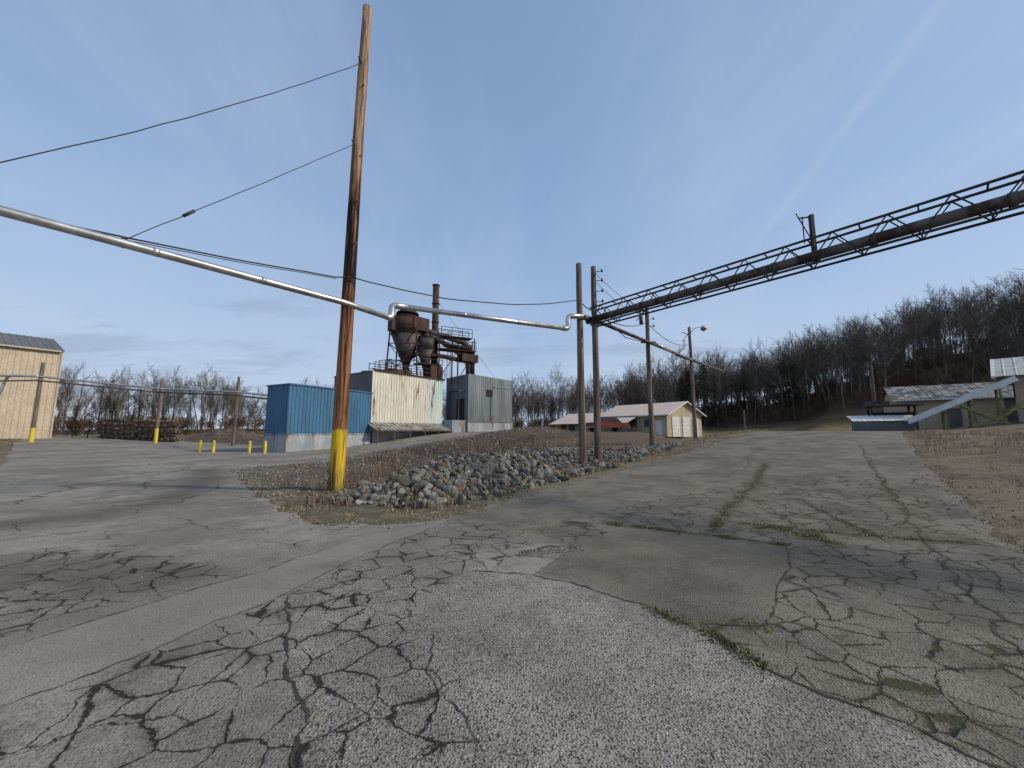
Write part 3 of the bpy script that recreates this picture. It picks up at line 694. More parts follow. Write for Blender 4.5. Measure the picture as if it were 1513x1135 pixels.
b.mat('galv'); p=og(5.0,-.07); b.box((p[0],p[1],6.9),(2.6,.05,.06),ag)
b.mat('dark'); p=og(-.05,1.5); b.box((p[0],p[1],4.1),(.06,1.5,2.6),ag); p=og(3.3,-.04); b.mat('rustgrey'); b.box((p[0],p[1],4.6),(.08,.07,3.6),ag); b.make('window_and_doorway',e)
b=B().mat('rustgrey')
for a,c in((-.9,.6),(-.9,2.4)):
    p=og(a,c); b.beam(Vz(p,hz(*p)-.3),Vz(p,6.2),.14)
b.beam(Vz(og(-.9,.5),6.2),Vz(og(-.9,2.5),6.2),.14); b.beam(Vz(og(-.9,.6),6.2),Vz(og(0,.6),6.2),.1); b.mat('conc'); p=og(-1.1,1.8); b.box((p[0],p[1],1.9),(1.8,3.2,1.9),ag); b.make('loading_frame',e)

e=empty('cyclone_dust_collector')
def ring(b,c,r,z,rr=.03,n=18): b.tube([(c[0]+r*math.cos(2*math.pi*i/n),c[1]+r*math.sin(2*math.pi*i/n),z) for i in range(n+1)],rr,6)
cx,cy=-12.0,43.0
b=B().mat('rust'); b.cyl((cx,cy,12.5),(cx,cy,14.4),1.75,1.75,24); b.mat('rustgrey'); b.cyl((cx,cy,9.0),(cx,cy,12.5),.38,1.75,24); b.mat('rust'); b.cyl((cx,cy,8.3),(cx,cy,9.0),.35,.38,16)
b.cyl((cx,cy,14.4),(cx,cy,14.9),1.2,.9,20); b.cyl((cx,cy,14.9),(cx,cy,15.2),1.3,1.1,20); b.box((cx+1.4,cy-.3,13.6),(2.0,1.3,1.5),.8); b.box((cx-.9,cy-1.0,13.5),(1.6,1.0,1.7),.8)
for z in(12.5,13.4,14.35): ring(b,(cx,cy),1.77,z,.05)
b.make('main_cyclone',e)
b=B().mat('rustgrey'); c2=(-9.9,43.3); b.cyl((*c2,10.9),(*c2,12.2),1.0,1.0,20); b.cyl((*c2,8.6),(*c2,10.9),.25,1.0,20); b.mat('rust'); ring(b,c2,1.02,10.9,.05); ring(b,c2,1.02,12.2,.05); b.cyl((*c2,12.2),(*c2,12.9),.45,.45,14); b.make('small_cyclone',e)
b=B().mat('rust'); st=(-9.2,45.0)
b.cyl((*st,7.4),(*st,19.2),.40,.38,18)
for z in(9.5,12,14.5,16.8,19.1): b.cyl((*st,z),(*st,z+.12),.46,.46,18)
b.make('exhaust_stack',e)
b=B().mat('rustgrey')
b.tube(bend([(cx+.9,cy,13.4),(-8.8,43.6,12.8),(-5.6,45.2,12.1),(-4.8,45.7,11.0),(-4.8,45.7,8.0)],.5),.33,14)
b.tube(bend([(-9.9,43.3,12.6),(-8.6,43.6,12.2),(-6.0,44.8,10.6),(-5.2,45.3,10.2),(-5.2,45.3,8.0)],.5),.30,14)
b.mat('rust'); b.tube(bend([(cx,cy,9.6),(-10.6,42.6,10.3),(-8.0,43.8,10.2),(-6.2,44.6,9.9)],.4),.26,12)
b.box((-6.3,44.9,11.5),(2.6,1.2,.25),.7); b.box((-5.3,45.3,10.2),(2.2,1.3,.9),.7); b.box((-9.0,43.6,8.2),(1.6,1.4,1.5),.8); b.make('ducts',e)
b=B().mat('rust'); b.cyl((-15.2,38.9,7.2),(-11.5,42.4,7.9),.55,.55,16); b.box((-13.9,39.7,7.1),(2.2,1.8,1.2),.9); b.make('roof_drum',e)
b=B().mat('rust')
for dx,dy in((-1.7,-1.7),(1.7,-1.7),(1.7,1.7),(-1.7,1.7)):
    b.beam((cx+dx,cy+dy,7.3),(cx+dx*.85,cy+dy*.85,13.2),.13)
for z in(9.3,11.2):
    for (a,c) in(((-1.7,-1.7),(1.7,-1.7)),((1.7,-1.7),(1.7,1.7)),((-1.7,1.7),(1.7,1.7)),((-1.7,-1.7),(-1.7,1.7))):
        b.beam((cx+a[0]*.93,cy+a[1]*.93,z),(cx+c[0]*.93,cy+c[1]*.93,z),.09)
b.beam((cx-1.6,cy-1.6,7.4),(cx+1.6,cy-1.6,11.2),.07);b.beam((cx+1.6,cy-1.6,7.4),(cx-1.6,cy-1.6,11.2),.07)
def platform(p,q,z,wd=1.0,rail=1.05):
    p=Vector((*p,z));q=Vector((*q,z)); dd=(q-p).normalized(); nn=Vector((-dd.y,dd.x,0)); LL=(q-p).length
    b.box((p+q)/2,(LL,wd,.10),math.atan2(dd.y,dd.x))
    for sg in(-1,1):
        o=nn*wd/2*sg
        for hh_ in(.55,rail): b.beam(p+o+Vector((0,0,hh_)),q+o+Vector((0,0,hh_)),.06)
        k=max(2,int(LL/1.1))
        for i in range(k+1): r=p.lerp(q,i/k)+o; b.beam(r,r+Vector((0,0,rail)),.06)
platform((-14.2,38.6),(-8.2,44.6),7.5,1.3); platform((-8.6,43.6),(-4.6,45.6),11.0,1.5); platform((-10.8,42.4),(-8.2,43.9),9.1,1.1); platform((-14.2,42.0),(-12.5,41.0),8.2,1.2); platform((-8.4,43.9),(-5.0,45.6),12.6,1.2)
for q in((-8.3,43.2),(-6.3,44.2),(-4.5,45.2),(-4.9,46.6),(-7.2,45.6)): b.beam((*q,7.3),(*q,12.6),.14)
b.beam((-6.3,44.2,7.4),(-4.5,45.2,11),.08);b.beam((-4.5,45.2,7.4),(-6.3,44.2,11),.08);b.beam((-8.3,43.2,7.4),(-6.3,44.2,11),.08)
for i in range(18): b.beam((-7.45,43.55,7.6+i*.3),(-7.1,43.75,7.6+i*.3),.03)
b.beam((-7.45,43.55,7.4),(-7.45,43.55,13),.05); b.beam((-7.1,43.75,7.4),(-7.1,43.75,13),.05)
b.make('support_frame_and_platforms',e)
b=B().mat('wire'); b.tube([(-9.2,45,17.5),(-2,47.5,8)],.02,5); b.make('stack_guy_wire',e)

# ------------------------------------------------------------ tan garage building
e=empty('tan_garage_building')
o=Vector((20,50)); dE=Vector((6.9,5)).normalized(); dN=Vector((-.59,.81)).normalized()
def ot(a,c,z=None):
    p=o+dE*a+dN*c; return (p.x,p.y) if z is None else (p.x,p.y,z)
Wd=8.5;Lg=11;zb=.9;ze=3.85;zr=5.6
b=B().mat('tan2')
b.ribbed(ot(0,Lg),ot(0,0),zb,ze,pitch=.6,depth=.02)
b.ribbed(ot(0,0),ot(Wd,0),zb,ze,pitch=.6,depth=.02,top=lambda a: ze+(zr-ze)*(1-abs(a-Wd/2)/(Wd/2)))
b.ribbed(ot(Wd,0),ot(Wd,Lg),zb,ze,pitch=.6,depth=.02); b.ribbed(ot(Wd,Lg),ot(0,Lg),zb,ze,top=lambda a: ze+(zr-ze)*(1-abs(a-Wd/2)/(Wd/2)))
b.ribbed(ot(.8,Lg+11),ot(.8,Lg),zb,3.1,pitch=.6,depth=.02); b.ribbed(ot(6,Lg+11),ot(.8,Lg+11),zb,3.1); b.make('walls',e)
b=B().mat('tanroof')
b.slope(ot(-.5,Lg+.4,ze-.1),ot(-.5,-.5,ze-.1),ot(Wd/2,-.5,zr+.05),ot(Wd/2,Lg+.4,zr+.05),.5,.04)
b.slope(ot(Wd+.5,Lg+.4,ze-.1),ot(Wd+.5,-.5,ze-.1),ot(Wd/2,-.5,zr+.05),ot(Wd/2,Lg+.4,zr+.05),.5,.04)
b.slope(ot(-.6,Lg+11.4,2.8),ot(-.6,Lg+.05,2.8),ot(4.2,Lg+.05,4.7),ot(4.2,Lg+11.4,4.7),.5,.04)
b.slope(ot(-2.6,Lg+.3,2.75),ot(-2.6,4.2,2.75),ot(-.3,4.2,3.7),ot(-.3,Lg+.3,3.7),.5,.04); b.make('roof',e)
b=B().mat('whitep')
for a0_,w,hh_ in((1.9,1.7,2.6),(4.4,1.7,2.6),(6.7,1.4,2.4)):
    p=ot(a0_,-.06); b.box((p[0],p[1],zb+hh_/2),(w,.08,hh_),math.atan2(dE.y,dE.x))
    for k in range(1,5): b.box((p[0]+.03,p[1]-.03,zb+hh_*k/5),(w,.08,.03),math.atan2(dE.y,dE.x))
for c_ in(1.2,7): p=ot(-.05,c_); b.box((p[0],p[1],zb+1.05),(.08,1.0,2.1),math.atan2(dE.y,dE.x))
an3=math.atan2(dE.y,dE.x)
b.beam(ot(-.5,-.5,ze-.16),ot(Wd/2,-.5,zr-.02),.12); b.beam(ot(Wd+.5,-.5,ze-.16),ot(Wd/2,-.5,zr-.02),.12); b.beam(ot(-.5,-.5,ze-.18),ot(-.5,4.1,ze-.18),.1)
b.mat('glass')
for c_ in(2.8,5.2,8.6): p=ot(-.05,c_); b.box((p[0],p[1],zb+1.8),(.07,1.1,1.0),an3)
for c_ in(13,15.5,18,20): p=ot(.75,c_); b.box((p[0],p[1],zb+1.3),(.07,1.2,1.0),an3)
b.mat('lumber')
for c_ in(4.4,7,9.5,11): p=ot(-2.5,c_); b.beam((p[0],p[1],zb-.2),(p[0],p[1],2.75),.14)
b.make('doors_windows_trim',e)

e=empty('red_pickup_truck'); ct=Vector((12.1,49,hz(12.1,49)+.05)); dx=Vector((.93,.36,0)); dy=Vector((-.36,.93,0)); up=Vector((0,0,1))
def prism(b,prof,w):
    k=len(b.v); n_=len(prof)
    for sg in(-w/2,w/2):
        for a,z in prof: b.v.append(tuple(ct+dx*a+dy*sg+up*z))
    b.face(list(range(k,k+n_))); b.face(list(range(k+n_,k+2*n_))[::-1])
    for i in range(n_): b.face([k+i,k+(i+1)%n_,k+n_+(i+1)%n_,k+n_+i])
b=B(); prism(b,[(-2.6,.5),(2.6,.5),(2.65,1.0),(1.5,1.15),(.75,1.75),(-.55,1.78),(-.75,1.15),(-2.6,1.15)],1.8); b.make('body',e,'red')
b=B(); prism(b,[(1.25,1.18),(.68,1.66),(-.48,1.68),(-.6,1.18)],1.83); b.make('windows',e,'glass')
b=B()
for a in(-1.7,1.7):
    for sg in(-.85,.85): c_=ct+dx*a+dy*sg+up*.38; b.cyl(c_-dy*.12,c_+dy*.12,.38,n=18)
b.make('wheels',e,'rubber')
b=B()
for a in(-2.66,2.7): b.box(ct+dx*a+up*.6,(.12,1.8,.18),math.atan2(dx.y,dx.x))
b.make('bumpers',e,'galv')

# ------------------------------------------------------------ left: metal warehouse, pipe line, bollards, woodpile
e=empty('tan_warehouse'); A0=Vector((-53.5,45)); dA=Vector((-.55,-.83)).normalized(); pA=Vector((-.83,.55)).normalized()
def oa(a,c,z=None):
    p=A0+dA*a+pA*c; return (p.x,p.y) if z is None else (p.x,p.y,z)
zb=.6; zt=11.0
b=B().mat('tan'); b.ribbed(oa(26,0),oa(0,0),zb,zt,pitch=.45,depth=.04); b.ribbed(oa(0,0),oa(0,20),zb,zt,pitch=.45); b.ribbed(oa(26,20),oa(26,0),zb,zt); b.make('walls',e)
b=B().mat('greyroof'); b.slope(oa(26.3,-.3,zt-.02),oa(-.3,-.3,zt-.02),oa(-.3,10,zt+2.9),oa(26.3,10,zt+2.9),.6,.05); b.slope(oa(26.3,20.3,zt-.02),oa(-.3,20.3,zt-.02),oa(-.3,10,zt+2.9),oa(26.3,10,zt+2.9),.6,.05); b.make('roof',e)
b=B(); b.poly([oa(-.02,0,zt),oa(-.02,20,zt),oa(-.02,10,zt+2.85)]); b.make('gable',e,'tan')
b=B(); b.beam(oa(0,-.35,zt-.05),oa(26,-.35,zt-.05),.16); b.beam(oa(-.05,-.05,zb),oa(-.05,-.05,zt),.16); b.make('trim',e,'tan')
b=B(); p=oa(7,-.05); b.box((p[0],p[1],zb+1.1),(1.0,.08,2.2),math.atan2(dA.y,dA.x)); b.make('door',e,'greyroof')

lp=[(-46,37.3,8.3),(-39.5,43.2,7.4),(-29.3,41,7.4)]
for x,y,tz in lp: utility_pole(x,y,tz,.17,.13,'ypole' if x<-30 else 'wood')
e=empty('low_pipe_rack'); b=B().mat('silver')
b.tube([(-50,34,6.6),(-46,37.1,6.9),(-39.5,43.0,6.35),(-29.3,40.8,5.75),(-18.9,30.8,4.4)],.10,10); b.mat('tpipe'); b.tube([(-50,34,6.0),(-46,37.1,6.5),(-39.5,43.0,5.95),(-29.3,40.8,5.4),(-18.9,30.8,4.1)],.08,10)
b.mat('silver'); b.tube(bend([(-46,37.1,6.9),(-47.8,36.2,6.9),(-48.4,35.6,2.2),(-49.5,34,2.0)],.5),.11,10)
b.make('pipes',e)
for x,y in((-24.39,30.55),(-22.6,29.59),(-19.2,28.58),(-17.63,27.9)):
    e=empty('yellow_bollard'); b=B(); z=hz(x,y); b.cyl((x,y,z-.1),(x,y,z+.85),.1,.1,16,False); b.cyl((x,y,z+.85),(x,y,z+.91),.1,.05,16); b.make('post',e,'yellow')
e=empty('stacked_timber_pile'); b=B().mat('lumber')
for r_ in range(9):
    for k in range(4):
        x0=-50.5+k*2.6+random.uniform(-.4,.4); y0=47.5-k*.35+random.uniform(-.2,.2); zb_=hz(x0,y0)+.1
        if r_>6 and random.random()<.4: continue
        zz_=zb_+r_*.27
        b.beam((x0,y0,zz_),(x0+2.7,y0-.3,zz_+random.uniform(-.08,.08)),.23)
        b.beam((x0,y0+.5,zz_),(x0+2.7,y0+.2,zz_+random.uniform(-.08,.08)),.23)
        if r_%2==0:
            for kk in range(3): b.beam((x0+.3+kk*.8,y0-.6,zz_+.13),(x0+.3+kk*.8,y0+1,zz_+.13),.2)
b.make('timbers',e)
def mound(name,cx_,cy_,rx,ry,hh_,mat):
    b=B(); n1,n2=36,14
    for j in range(n2+1):
        t=j/n2
        for i in range(n1):
            a=2*math.pi*i/n1; x=cx_+math.cos(a)*rx*t; y=cy_+math.sin(a)*ry*t
            b.v.append((x,y,hz(x,y)-.05+hh_*float(1-sm(t))*(1+.6*mn.noise(Vector((x*.9,y*.9,0))))+.25*mn.noise(Vector((x*3,y*3,1)))*(1-t)))
    for j in range(n2):
        for i in range(n1): b.face([j*n1+i,j*n1+(i+1)%n1,(j+1)*n1+(i+1)%n1,(j+1)*n1+i],True)
    return b.make(name,None,mat)
bm_=simple('rubble_soil',(.12,.09,.065),(.05,.04,.03),3,.95,bump=.8)
mound('earth_mound',-38,52,7,4,1.7,bm_); mound('earth_mound',-30,53,6,4,2.0,bm_)

# ------------------------------------------------------------ right-hand yard
e=empty('long_tan_shed'); s0=(42.0,42.0); ds=Vector((.80,-.60)); ps=Vector((.60,.80))
def osd(a,c,z=None):
    p=Vector(s0)+ds*a+ps*c; return (p.x,p.y) if z is None else (p.x,p.y,z)
LL=20
b=B().mat('tan2'); b.ribbed(osd(0,0),osd(LL,0),1.7,5.0,pitch=.5,depth=.02); b.ribbed(osd(0,9),osd(0,0),1.7,5.0,top=lambda a:5.0+1.7*(1-abs(a-4.5)/4.5)); b.make('walls',e)
b=B().mat('mottled'); b.slope(osd(-.4,-.4,4.95),osd(LL,-.4,4.95),osd(LL,4.5,6.8),osd(-.4,4.5,6.8),.6,.03); b.slope(osd(-.4,9.4,4.95),osd(LL,9.4,4.95),osd(LL,4.5,6.8),osd(-.4,4.5,6.8),.6,.03); b.mat('whitep'); b.beam(osd(-.4,-.45,4.9),osd(LL,-.45,4.9),.14); b.make('roof',e)
b=B(); p=osd(4,-.05); b.box((p[0],p[1],2.9),(1.1,.08,2.1),math.atan2(ds.y,ds.x)); p=osd(9,-.05); b.box((p[0],p[1],3.3),(3.4,.08,3.0),math.atan2(ds.y,ds.x)); b.make('doors',e,'greyroof')
e=empty('white_roofed_barn')
b=B().mat('tan2'); q0=Vector((39.4,30.0)); dq=Vector((.61,-.79)); pq=Vector((.79,.61))
def oq(a,c,z=None):
    p=q0+dq*a+pq*c; return (p.x,p.y) if z is None else (p.x,p.y,z)
b.ribbed(oq(0,0),oq(14,0),1.7,5.9,pitch=.5,depth=.02); b.ribbed(oq(0,9),oq(0,0),1.7,5.9,top=lambda a:5.9+1.6*(1-abs(a-4.5)/4.5)); b.make('walls',e)
b=B().mat('oldwhite'); b.slope(oq(-1.0,-.8,5.9),oq(14,-.8,5.9),oq(14,4.5,7.9),oq(-1.0,4.5,7.9),.6,.03); b.slope(oq(-1.0,9.8,5.9),oq(14,9.8,5.9),oq(14,4.5,7.9),oq(-1.0,4.5,7.9),.6,.03)
b.mat('whitep'); b.beam(oq(-1.0,-.8,5.85),oq(-1.0,4.5,7.82),.2);b.beam(oq(-1.0,9.8,5.85),oq(-1.0,4.5,7.82),.2); b.make('roof',e)
b=B(); p=oq(-.06,4.4); b.box((p[0],p[1],5.3),(.1,4.4,1.6),math.atan2(dq.y,dq.x)); p=oq(2.2,-.06); b.box((p[0],p[1],4.9),(3.0,.1,1.5),math.atan2(dq.y,dq.x)); b.make('loft_opening',e,'dark')
e=empty('log_conveyor'); a=Vector((34.2,33.4,2.3));c=Vector((38.9,29.6,5.5)); dd=(c-a).normalized(); nn=dd.cross(Vector((0,0,1))).normalized()
b=B().mat('whitep'); b.beam(a,c,.9,.10)
for sg in(-1,1): b.beam(a+nn*.47*sg+Vector((0,0,.16)),c+nn*.47*sg+Vector((0,0,.16)),.05,.42)
b.make('trough',e)
b=B().mat('olive')
for t in(.35,.6,.85):
    q=a.lerp(c,t)
    for sg in(-1,1):
        g=q+nn*.8*sg; b.beam(q+nn*.4*sg-Vector((0,0,.1)),(g.x,g.y,hz(g.x,g.y)-.1),.12)
for sg in(-1,1):
    b.beam(Vector((36.6,30.2,1.9))+nn*.6*sg,Vector((38.4,28.2,4.2))+nn*.6*sg,.14); b.beam(Vector((38.4,28.2,4.2))+nn*.6*sg,Vector((39.2,27.4,1.9))+nn*.6*sg,.12); b.beam(Vector((36.2,31.0,3.6))+nn*.6*sg,Vector((37.6,29,1.9))+nn*.6*sg,.12)
b.beam((36.4,30.6,3.2),(38.6,28.4,3.3),.1); b.make('support_legs',e)
e=empty('equipment_canopy'); b=B().mat('rustgrey'); b.box((36.4,37.0,4.05),(3.8,2.2,.14),-.5); b.box((35.6,37.6,4.3),(1.6,1.0,.4),-.5)
for dx_,dy_ in((-1.5,.9),(1.6,-1.0),(-1.2,2),(1.8,.3)): b.beam((36.4+dx_,37+dy_*.6,1.5),(36.4+dx_,37+dy_*.6,4.0),.14)
b.mat('dark'); b.box((36.6,37.4,2.6),(3.0,1.6,1.6),-.5); b.make('canopy',e)
e=empty('low_metal_shed'); b=B().mat('whitep'); b.slope((32.2,36.6,2.55),(36.4,34.4,2.55),(37.0,35.8,3.1),(32.8,38.0,3.1),.4,.03); b.mat('greyroof'); b.box((34.6,36.2,2.0),(4.2,1.3,1.0),-.48); b.make('shed',e)
utility_pole(41.5,44,9.2,.12,.09)
utility_pole(33,55,4.6,.12,.1); utility_pole(26,62,4.6,.12,.1)

# ------------------------------------------------------------ woods
def bare_tree(name,H,seed,spread=1.0,levels=3,mat='bark',multi=1,tw=1.0,counts=(12,7,5,3)):
    rd=random.Random(seed); V=[];Fc=[]
    def seg(p,q,r0,r1):
        a=(q-p)
        if a.length<1e-4: return
        a.normalize(); up=Vector((0,0,1)) if abs(a.z)<.9 else Vector((1,0,0)); u=a.cross(up).normalized(); w=a.cross(u); k=len(V)
        for c_,r in((p,r0),(q,r1)):
            for i in range(3):
                t=2.094*i; V.append(tuple(c_+(u*math.cos(t)+w*math.sin(t))*r))
        for i in range(3): Fc.append((k+i,k+(i+1)%3,k+3+(i+1)%3,k+3+i))
    def br(p,d,L,r,lev):
        n_=4 if lev==0 else (3 if lev<2 else 2); pts=[p]; q=p; dd=d.copy()
        for i in range(n_):
            jit=.10 if lev==0 else .28
            dd=(dd+Vector((rd.uniform(-1,1),rd.uniform(-1,1),rd.uniform(-.4,1.0)))*jit).normalized()
            nq=q+dd*L/n_; t0=1-i/n_*.75; t1=1-(i+1)/n_*.75
            seg(q,nq,r*t0,r*t1); q=nq; pts.append((q,dd.copy(),r*t1))
        if lev>=levels: return
        cnt=counts[lev]
        for i in range(cnt):
            t=(.35+.65*(i+rd.random())/cnt) if lev==0 else (.2+.8*(i+rd.random())/cnt)
            f=t*n_; k=min(n_-1,int(f)); a_=pts[k] if k==0 else pts[k][0]; b_=pts[k+1][0]; pos_=a_.lerp(b_,f-k); bd=pts[k+1][1]
            az=rd.uniform(0,6.283); side=Vector((math.cos(az),math.sin(az),0)); side=(side-bd*side.dot(bd)).normalized()
            ang=rd.uniform(.45,.9)*spread
            nd=(bd*math.cos(ang)+side*math.sin(ang)).normalized()
            LL_=L*((.42-.2*t) if lev==0 else .5)*rd.uniform(.7,1.2)
            br(pos_,nd,LL_,max(.020*tw,r*(1-t*.7)*.45),lev+1)
    for m_ in range(multi):
        d0=Vector((rd.uniform(-.5,.5),rd.uniform(-.5,.5),1)).normalized() if multi>1 else Vector((rd.uniform(-.05,.05),rd.uniform(-.05,.05),1)).normalized()
        br(Vector((rd.uniform(-.5,.5)*(multi>1),rd.uniform(-.5,.5)*(multi>1),-.3)),d0,H*.95,H*.011,0)
    zmax=max(v_[2] for v_ in V); k_=H/zmax; V=[(a*k_,b_*k_,c*k_) for a,b_,c in V]
    me=bpy.data.meshes.new(name); me.from_pydata(V,[],Fc); me.materials.append(M[mat]); return bpy.data.objects.new(name,me)
def conifer(name,H,seed):
    rd=random.Random(seed); b=B().mat('bark'); b.cyl((0,0,-.3),(0,0,H),.018*H,.01,6,False); b.mat('needle')
    z=H*.12
    while z<H*.98:
        t=(z/H); Rr=H*.24*(1-t)**.8+.15
        for i in range(9):
            a=rd.uniform(0,6.283); L=Rr*rd.uniform(.6,1.15)
            for k in range(7):
                f=(k+1)/7; x=math.cos(a)*L*f; y=math.sin(a)*L*f; zz=z-L*.25*f*f
                for q in range(2):
                    da=rd.uniform(0,6.28); s=.28*(1.2-f*.5)*(H/12); e_=rd.uniform(-.1,.1)
                    b.poly([(x+math.cos(da)*s,y+math.sin(da)*s,zz+e_),(x+math.cos(da+2)*s*.5,y+math.sin(da+2)*s*.5,zz-.1),(x-math.cos(da)*s,y-math.sin(da)*s,zz-e_-.12)])
        z+=H*.035
    me=bpy.data.meshes.new(name); me.from_pydata(b.v,[],b.f)
    for q in b.mats: me.materials.append(q)
    me.polygons.foreach_set('material_index',b.mi); return bpy.data.objects.new(name,me)
protos=[bare_tree('bare_tree_form',16,s,(1.0,.8,.65)[s%3],mat='bark2' if s in(3,6) else 'bark',tw=(.95,1.2)[s%2]) for s in range(1,10)]
shrubs=[bare_tree('brush_form',3.5,20+s,1.0,2,'brush',5,1.3,(10,5)) for s in range(3)]
cons=[conifer('conifer_form',12,s) for s in(3,4)]
def woods(name,places):
    col=bpy.data.collections.new(name+'_set')
    for (ob,x,y,s,rz) in places:
        o_=bpy.data.objects.new(ob.name+'_inst',ob.data); o_.location=(x,y,hz(x,y)-.1); o_.scale=(s*random.uniform(.85,1.2),s*random.uniform(.85,1.2),s); o_.rotation_euler=(random.uniform(-.05,.05),random.uniform(-.05,.05),rz); col.objects.link(o_)
    e=bpy.data.objects.new(name,None); e.instance_type='COLLECTION'; e.instance_collection=col; sc.collection.objects.link(e)
pl=[]
for i_ in range(1230):
    th=random.uniform(R(-58),R(60)) if i_<880 else random.uniform(R(16),R(60)); d_=math.degrees(th)
    rmin=np.interp(d_,[-58,-30,-10,10,25,45,60],[92,95,98,93,99,96,86])
    r=rmin+random.random()**1.1*62
    x=r*math.sin(th); y=r*math.cos(th)
    hs=float(np.interp(d_,[-58,-38,-33,-28,-5,5,15,25,45,60],[.85,.80,.62,.72,.80,.95,.95,1.08,1.0,.95]))
    s=random.uniform(.60,1.15)*hs
    if random.random()<.05: s*=1.15
    pl.append((random.choice(protos),x,y,s,random.uniform(0,6.28)))
woods('distant_bare_woodland',pl)
pl=[]
for i_ in range(900):
    th=random.uniform(R(-58),R(60)) if i_<480 else random.uniform(R(12),R(60)); r=random.uniform(82,125)
    if th>R(20): r=random.uniform(95,145)
    pl.append((random.choice(shrubs),r*math.sin(th),r*math.cos(th),random.uniform(.5,1.3),random.uniform(0,6.28)))
woods('distant_undergrowth',pl)
pl=[]
for thd,r,s in((25,98,1.1),(26.5,99,1.25),(28,97,.9),(35.5,97,1.2),(36.5,99,1.1),(24,100,1.0),(4,90,.6),(6,94,.6),(-46,74,.42),(-45,72,.36),(-44,73,.45),(-43,72,.4),(-47.5,71,.4),(-42,74,.38),(-40,76,.35),(31,112,1.1),(-48.5,70,.35),(-46.5,78,.5),(-44.5,80,.5)):
    pl.append((random.choice(cons),r*math.sin(R(thd)),r*math.cos(R(thd)),s,random.uniform(0,6)))
woods('evergreen_trees',pl)

# ------------------------------------------------------------ sky, sun, camera
AZ=100;EL=34
w=bpy.data.worlds.new('World'); sc.world=w; w.use_nodes=True; nt=w.node_tree; nd=nt.nodes; lk=nt.links
bg=nd['Background']; sky=nd.new('ShaderNodeTexSky'); sky.sky_type='NISHITA'; sky.sun_disc=False; sky.sun_elevation=R(EL); sky.sun_rotation=R(AZ); sky.air_density=1.0; sky.dust_density=1.0; sky.ozone_density=1.5
def wm(op,a,b=0.0,c=0.0):
    m=nd.new('ShaderNodeMath'); m.operation=op
    for i,q in enumerate((a,b,c)):
        if isinstance(q,bpy.types.NodeSocket): lk.new(q,m.inputs[i])
        else: m.inputs[i].default_value=q
    return m.outputs[0]
def mr(f,a,b,lo=0,hi=1):
    m=nd.new('ShaderNodeMapRange'); m.interpolation_type='SMOOTHSTEP'; lk.new(f,m.inputs['Value'])
    for k,v in(('From Min',a),('From Max',b),('To Min',lo),('To Max',hi)): m.inputs[k].default_value=v
    return m.outputs['Result']
tc=nd.new('ShaderNodeTexCoord'); sx=nd.new('ShaderNodeSeparateXYZ'); lk.new(tc.outputs['Generated'],sx.inputs[0])
zz=wm('ADD',wm('MAXIMUM',sx.outputs[2],0.0),.12)
cv=nd.new('ShaderNodeCombineXYZ'); lk.new(wm('DIVIDE',sx.outputs[0],zz),cv.inputs[0]); lk.new(wm('DIVIDE',sx.outputs[1],zz),cv.inputs[1])
def wn(scale,detail,rough,rot,sc3,dist=0.0):
    mp=nd.new('ShaderNodeMapping'); lk.new(cv.outputs[0],mp.inputs['Vector']); mp.inputs['Rotation'].default_value=(0,0,rot); mp.inputs['Scale'].default_value=sc3
    n_=nd.new('ShaderNodeTexNoise'); lk.new(mp.outputs[0],n_.inputs['Vector']); n_.inputs['Scale'].default_value=scale; n_.inputs['Detail'].default_value=detail; n_.inputs['Roughness'].default_value=rough; n_.inputs['Distortion'].default_value=dist; return n_.outputs['Fac']
def wmix(f,a,col):
    m=nd.new('ShaderNodeMix'); m.data_type='RGBA'; lk.new(f,m.inputs[0]); lk.new(a,m.inputs[6]); m.inputs[7].default_value=(*col,1); return m.outputs[2]
base=wmix(mr(sx.outputs[2],.95,.0,.48,.80),sky.outputs[0],(2.75,4.3,7.0))
cir=mr(wn(.8,8,.62,.9,(1,.28,1),.4),.42,.68); veil=mr(wn(.30,5,.55,.3,(1,.6,1),.3),.38,.62)
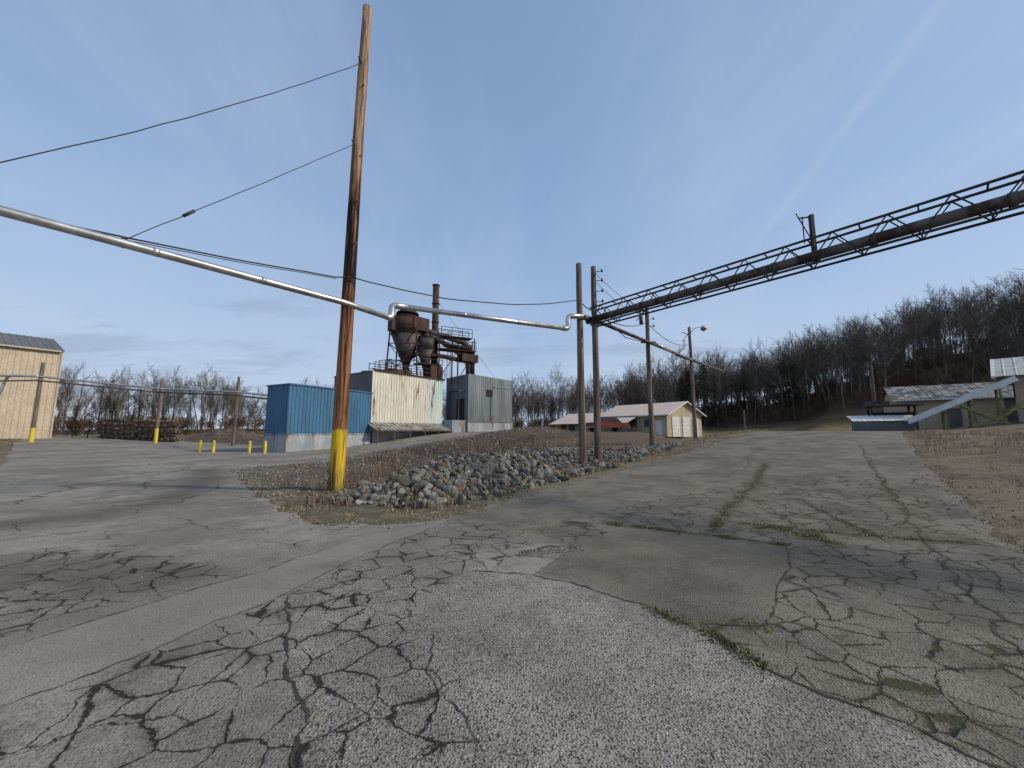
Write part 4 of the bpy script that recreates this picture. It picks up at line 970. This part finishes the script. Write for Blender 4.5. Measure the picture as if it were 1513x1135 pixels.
cf=wm('ADD',wm('MULTIPLY',cir,.24),wm('MULTIPLY',veil,.28)); cf=wm('ADD',cf,mr(sx.outputs[0],-.3,.9,0,.14)); cf=wm('ADD',cf,mr(sx.outputs[2],.45,.0,0,.38))
d1=Vector((1.076,.877,1.058)).normalized(); d2=Vector((.620,.950,.466)).normalized(); nn=d1.cross(d2).normalized()
dp=nd.new('ShaderNodeVectorMath'); dp.operation='DOT_PRODUCT'; lk.new(tc.outputs['Generated'],dp.inputs[0]); dp.inputs[1].default_value=nn
ct_=mr(wm('ABSOLUTE',dp.outputs['Value']),.014,.001); ct_=wm('MULTIPLY',ct_,mr(sx.outputs[2],.30,.5)); ct_=wm('MULTIPLY',ct_,mr(sx.outputs[0],.2,.4)); ct_=wm('MULTIPLY',ct_,mr(wn(3,4,.6,0,(1,1,1)),.3,.7,.4,1))
cf=wm('ADD',cf,wm('MULTIPLY',ct_,.18)); cf=wm('MINIMUM',cf,.92)
c1_=wmix(cf,base,(5.1,5.8,6.8))
lo=mr(wn(.75,7,.62,0,(.45,1.3,1),.3),.49,.60); lo=wm('MULTIPLY',lo,wm('MULTIPLY',mr(sx.outputs[2],.04,.12),mr(sx.outputs[2],.45,.25)))
c2_=wmix(wm('MULTIPLY',lo,.52),c1_,(2.8,3.5,4.8))
lk.new(c2_,bg.inputs['Color']); bg.inputs['Strength'].default_value=.115
sl=bpy.data.lights.new('sun','SUN'); sl.energy=3.3; sl.angle=R(5); sl.color=(1,.89,.73)
so=bpy.data.objects.new('sun',sl); sc.collection.objects.link(so)
Sd=Vector((math.cos(R(EL))*math.sin(R(AZ)),math.cos(R(EL))*math.cos(R(AZ)),math.sin(R(EL)))); so.rotation_euler=Sd.to_track_quat('Z','Y').to_euler(); so.location=(20,0,30)
cam=bpy.data.cameras.new('camera'); cam.sensor_width=36; cam.lens=36*570/1513; cam.clip_end=2000; cam.clip_start=.05
co_=bpy.data.objects.new('camera',cam); sc.collection.objects.link(co_); co_.location=(0,0,1.6); co_.rotation_euler=(R(97),0,0); sc.camera=co_
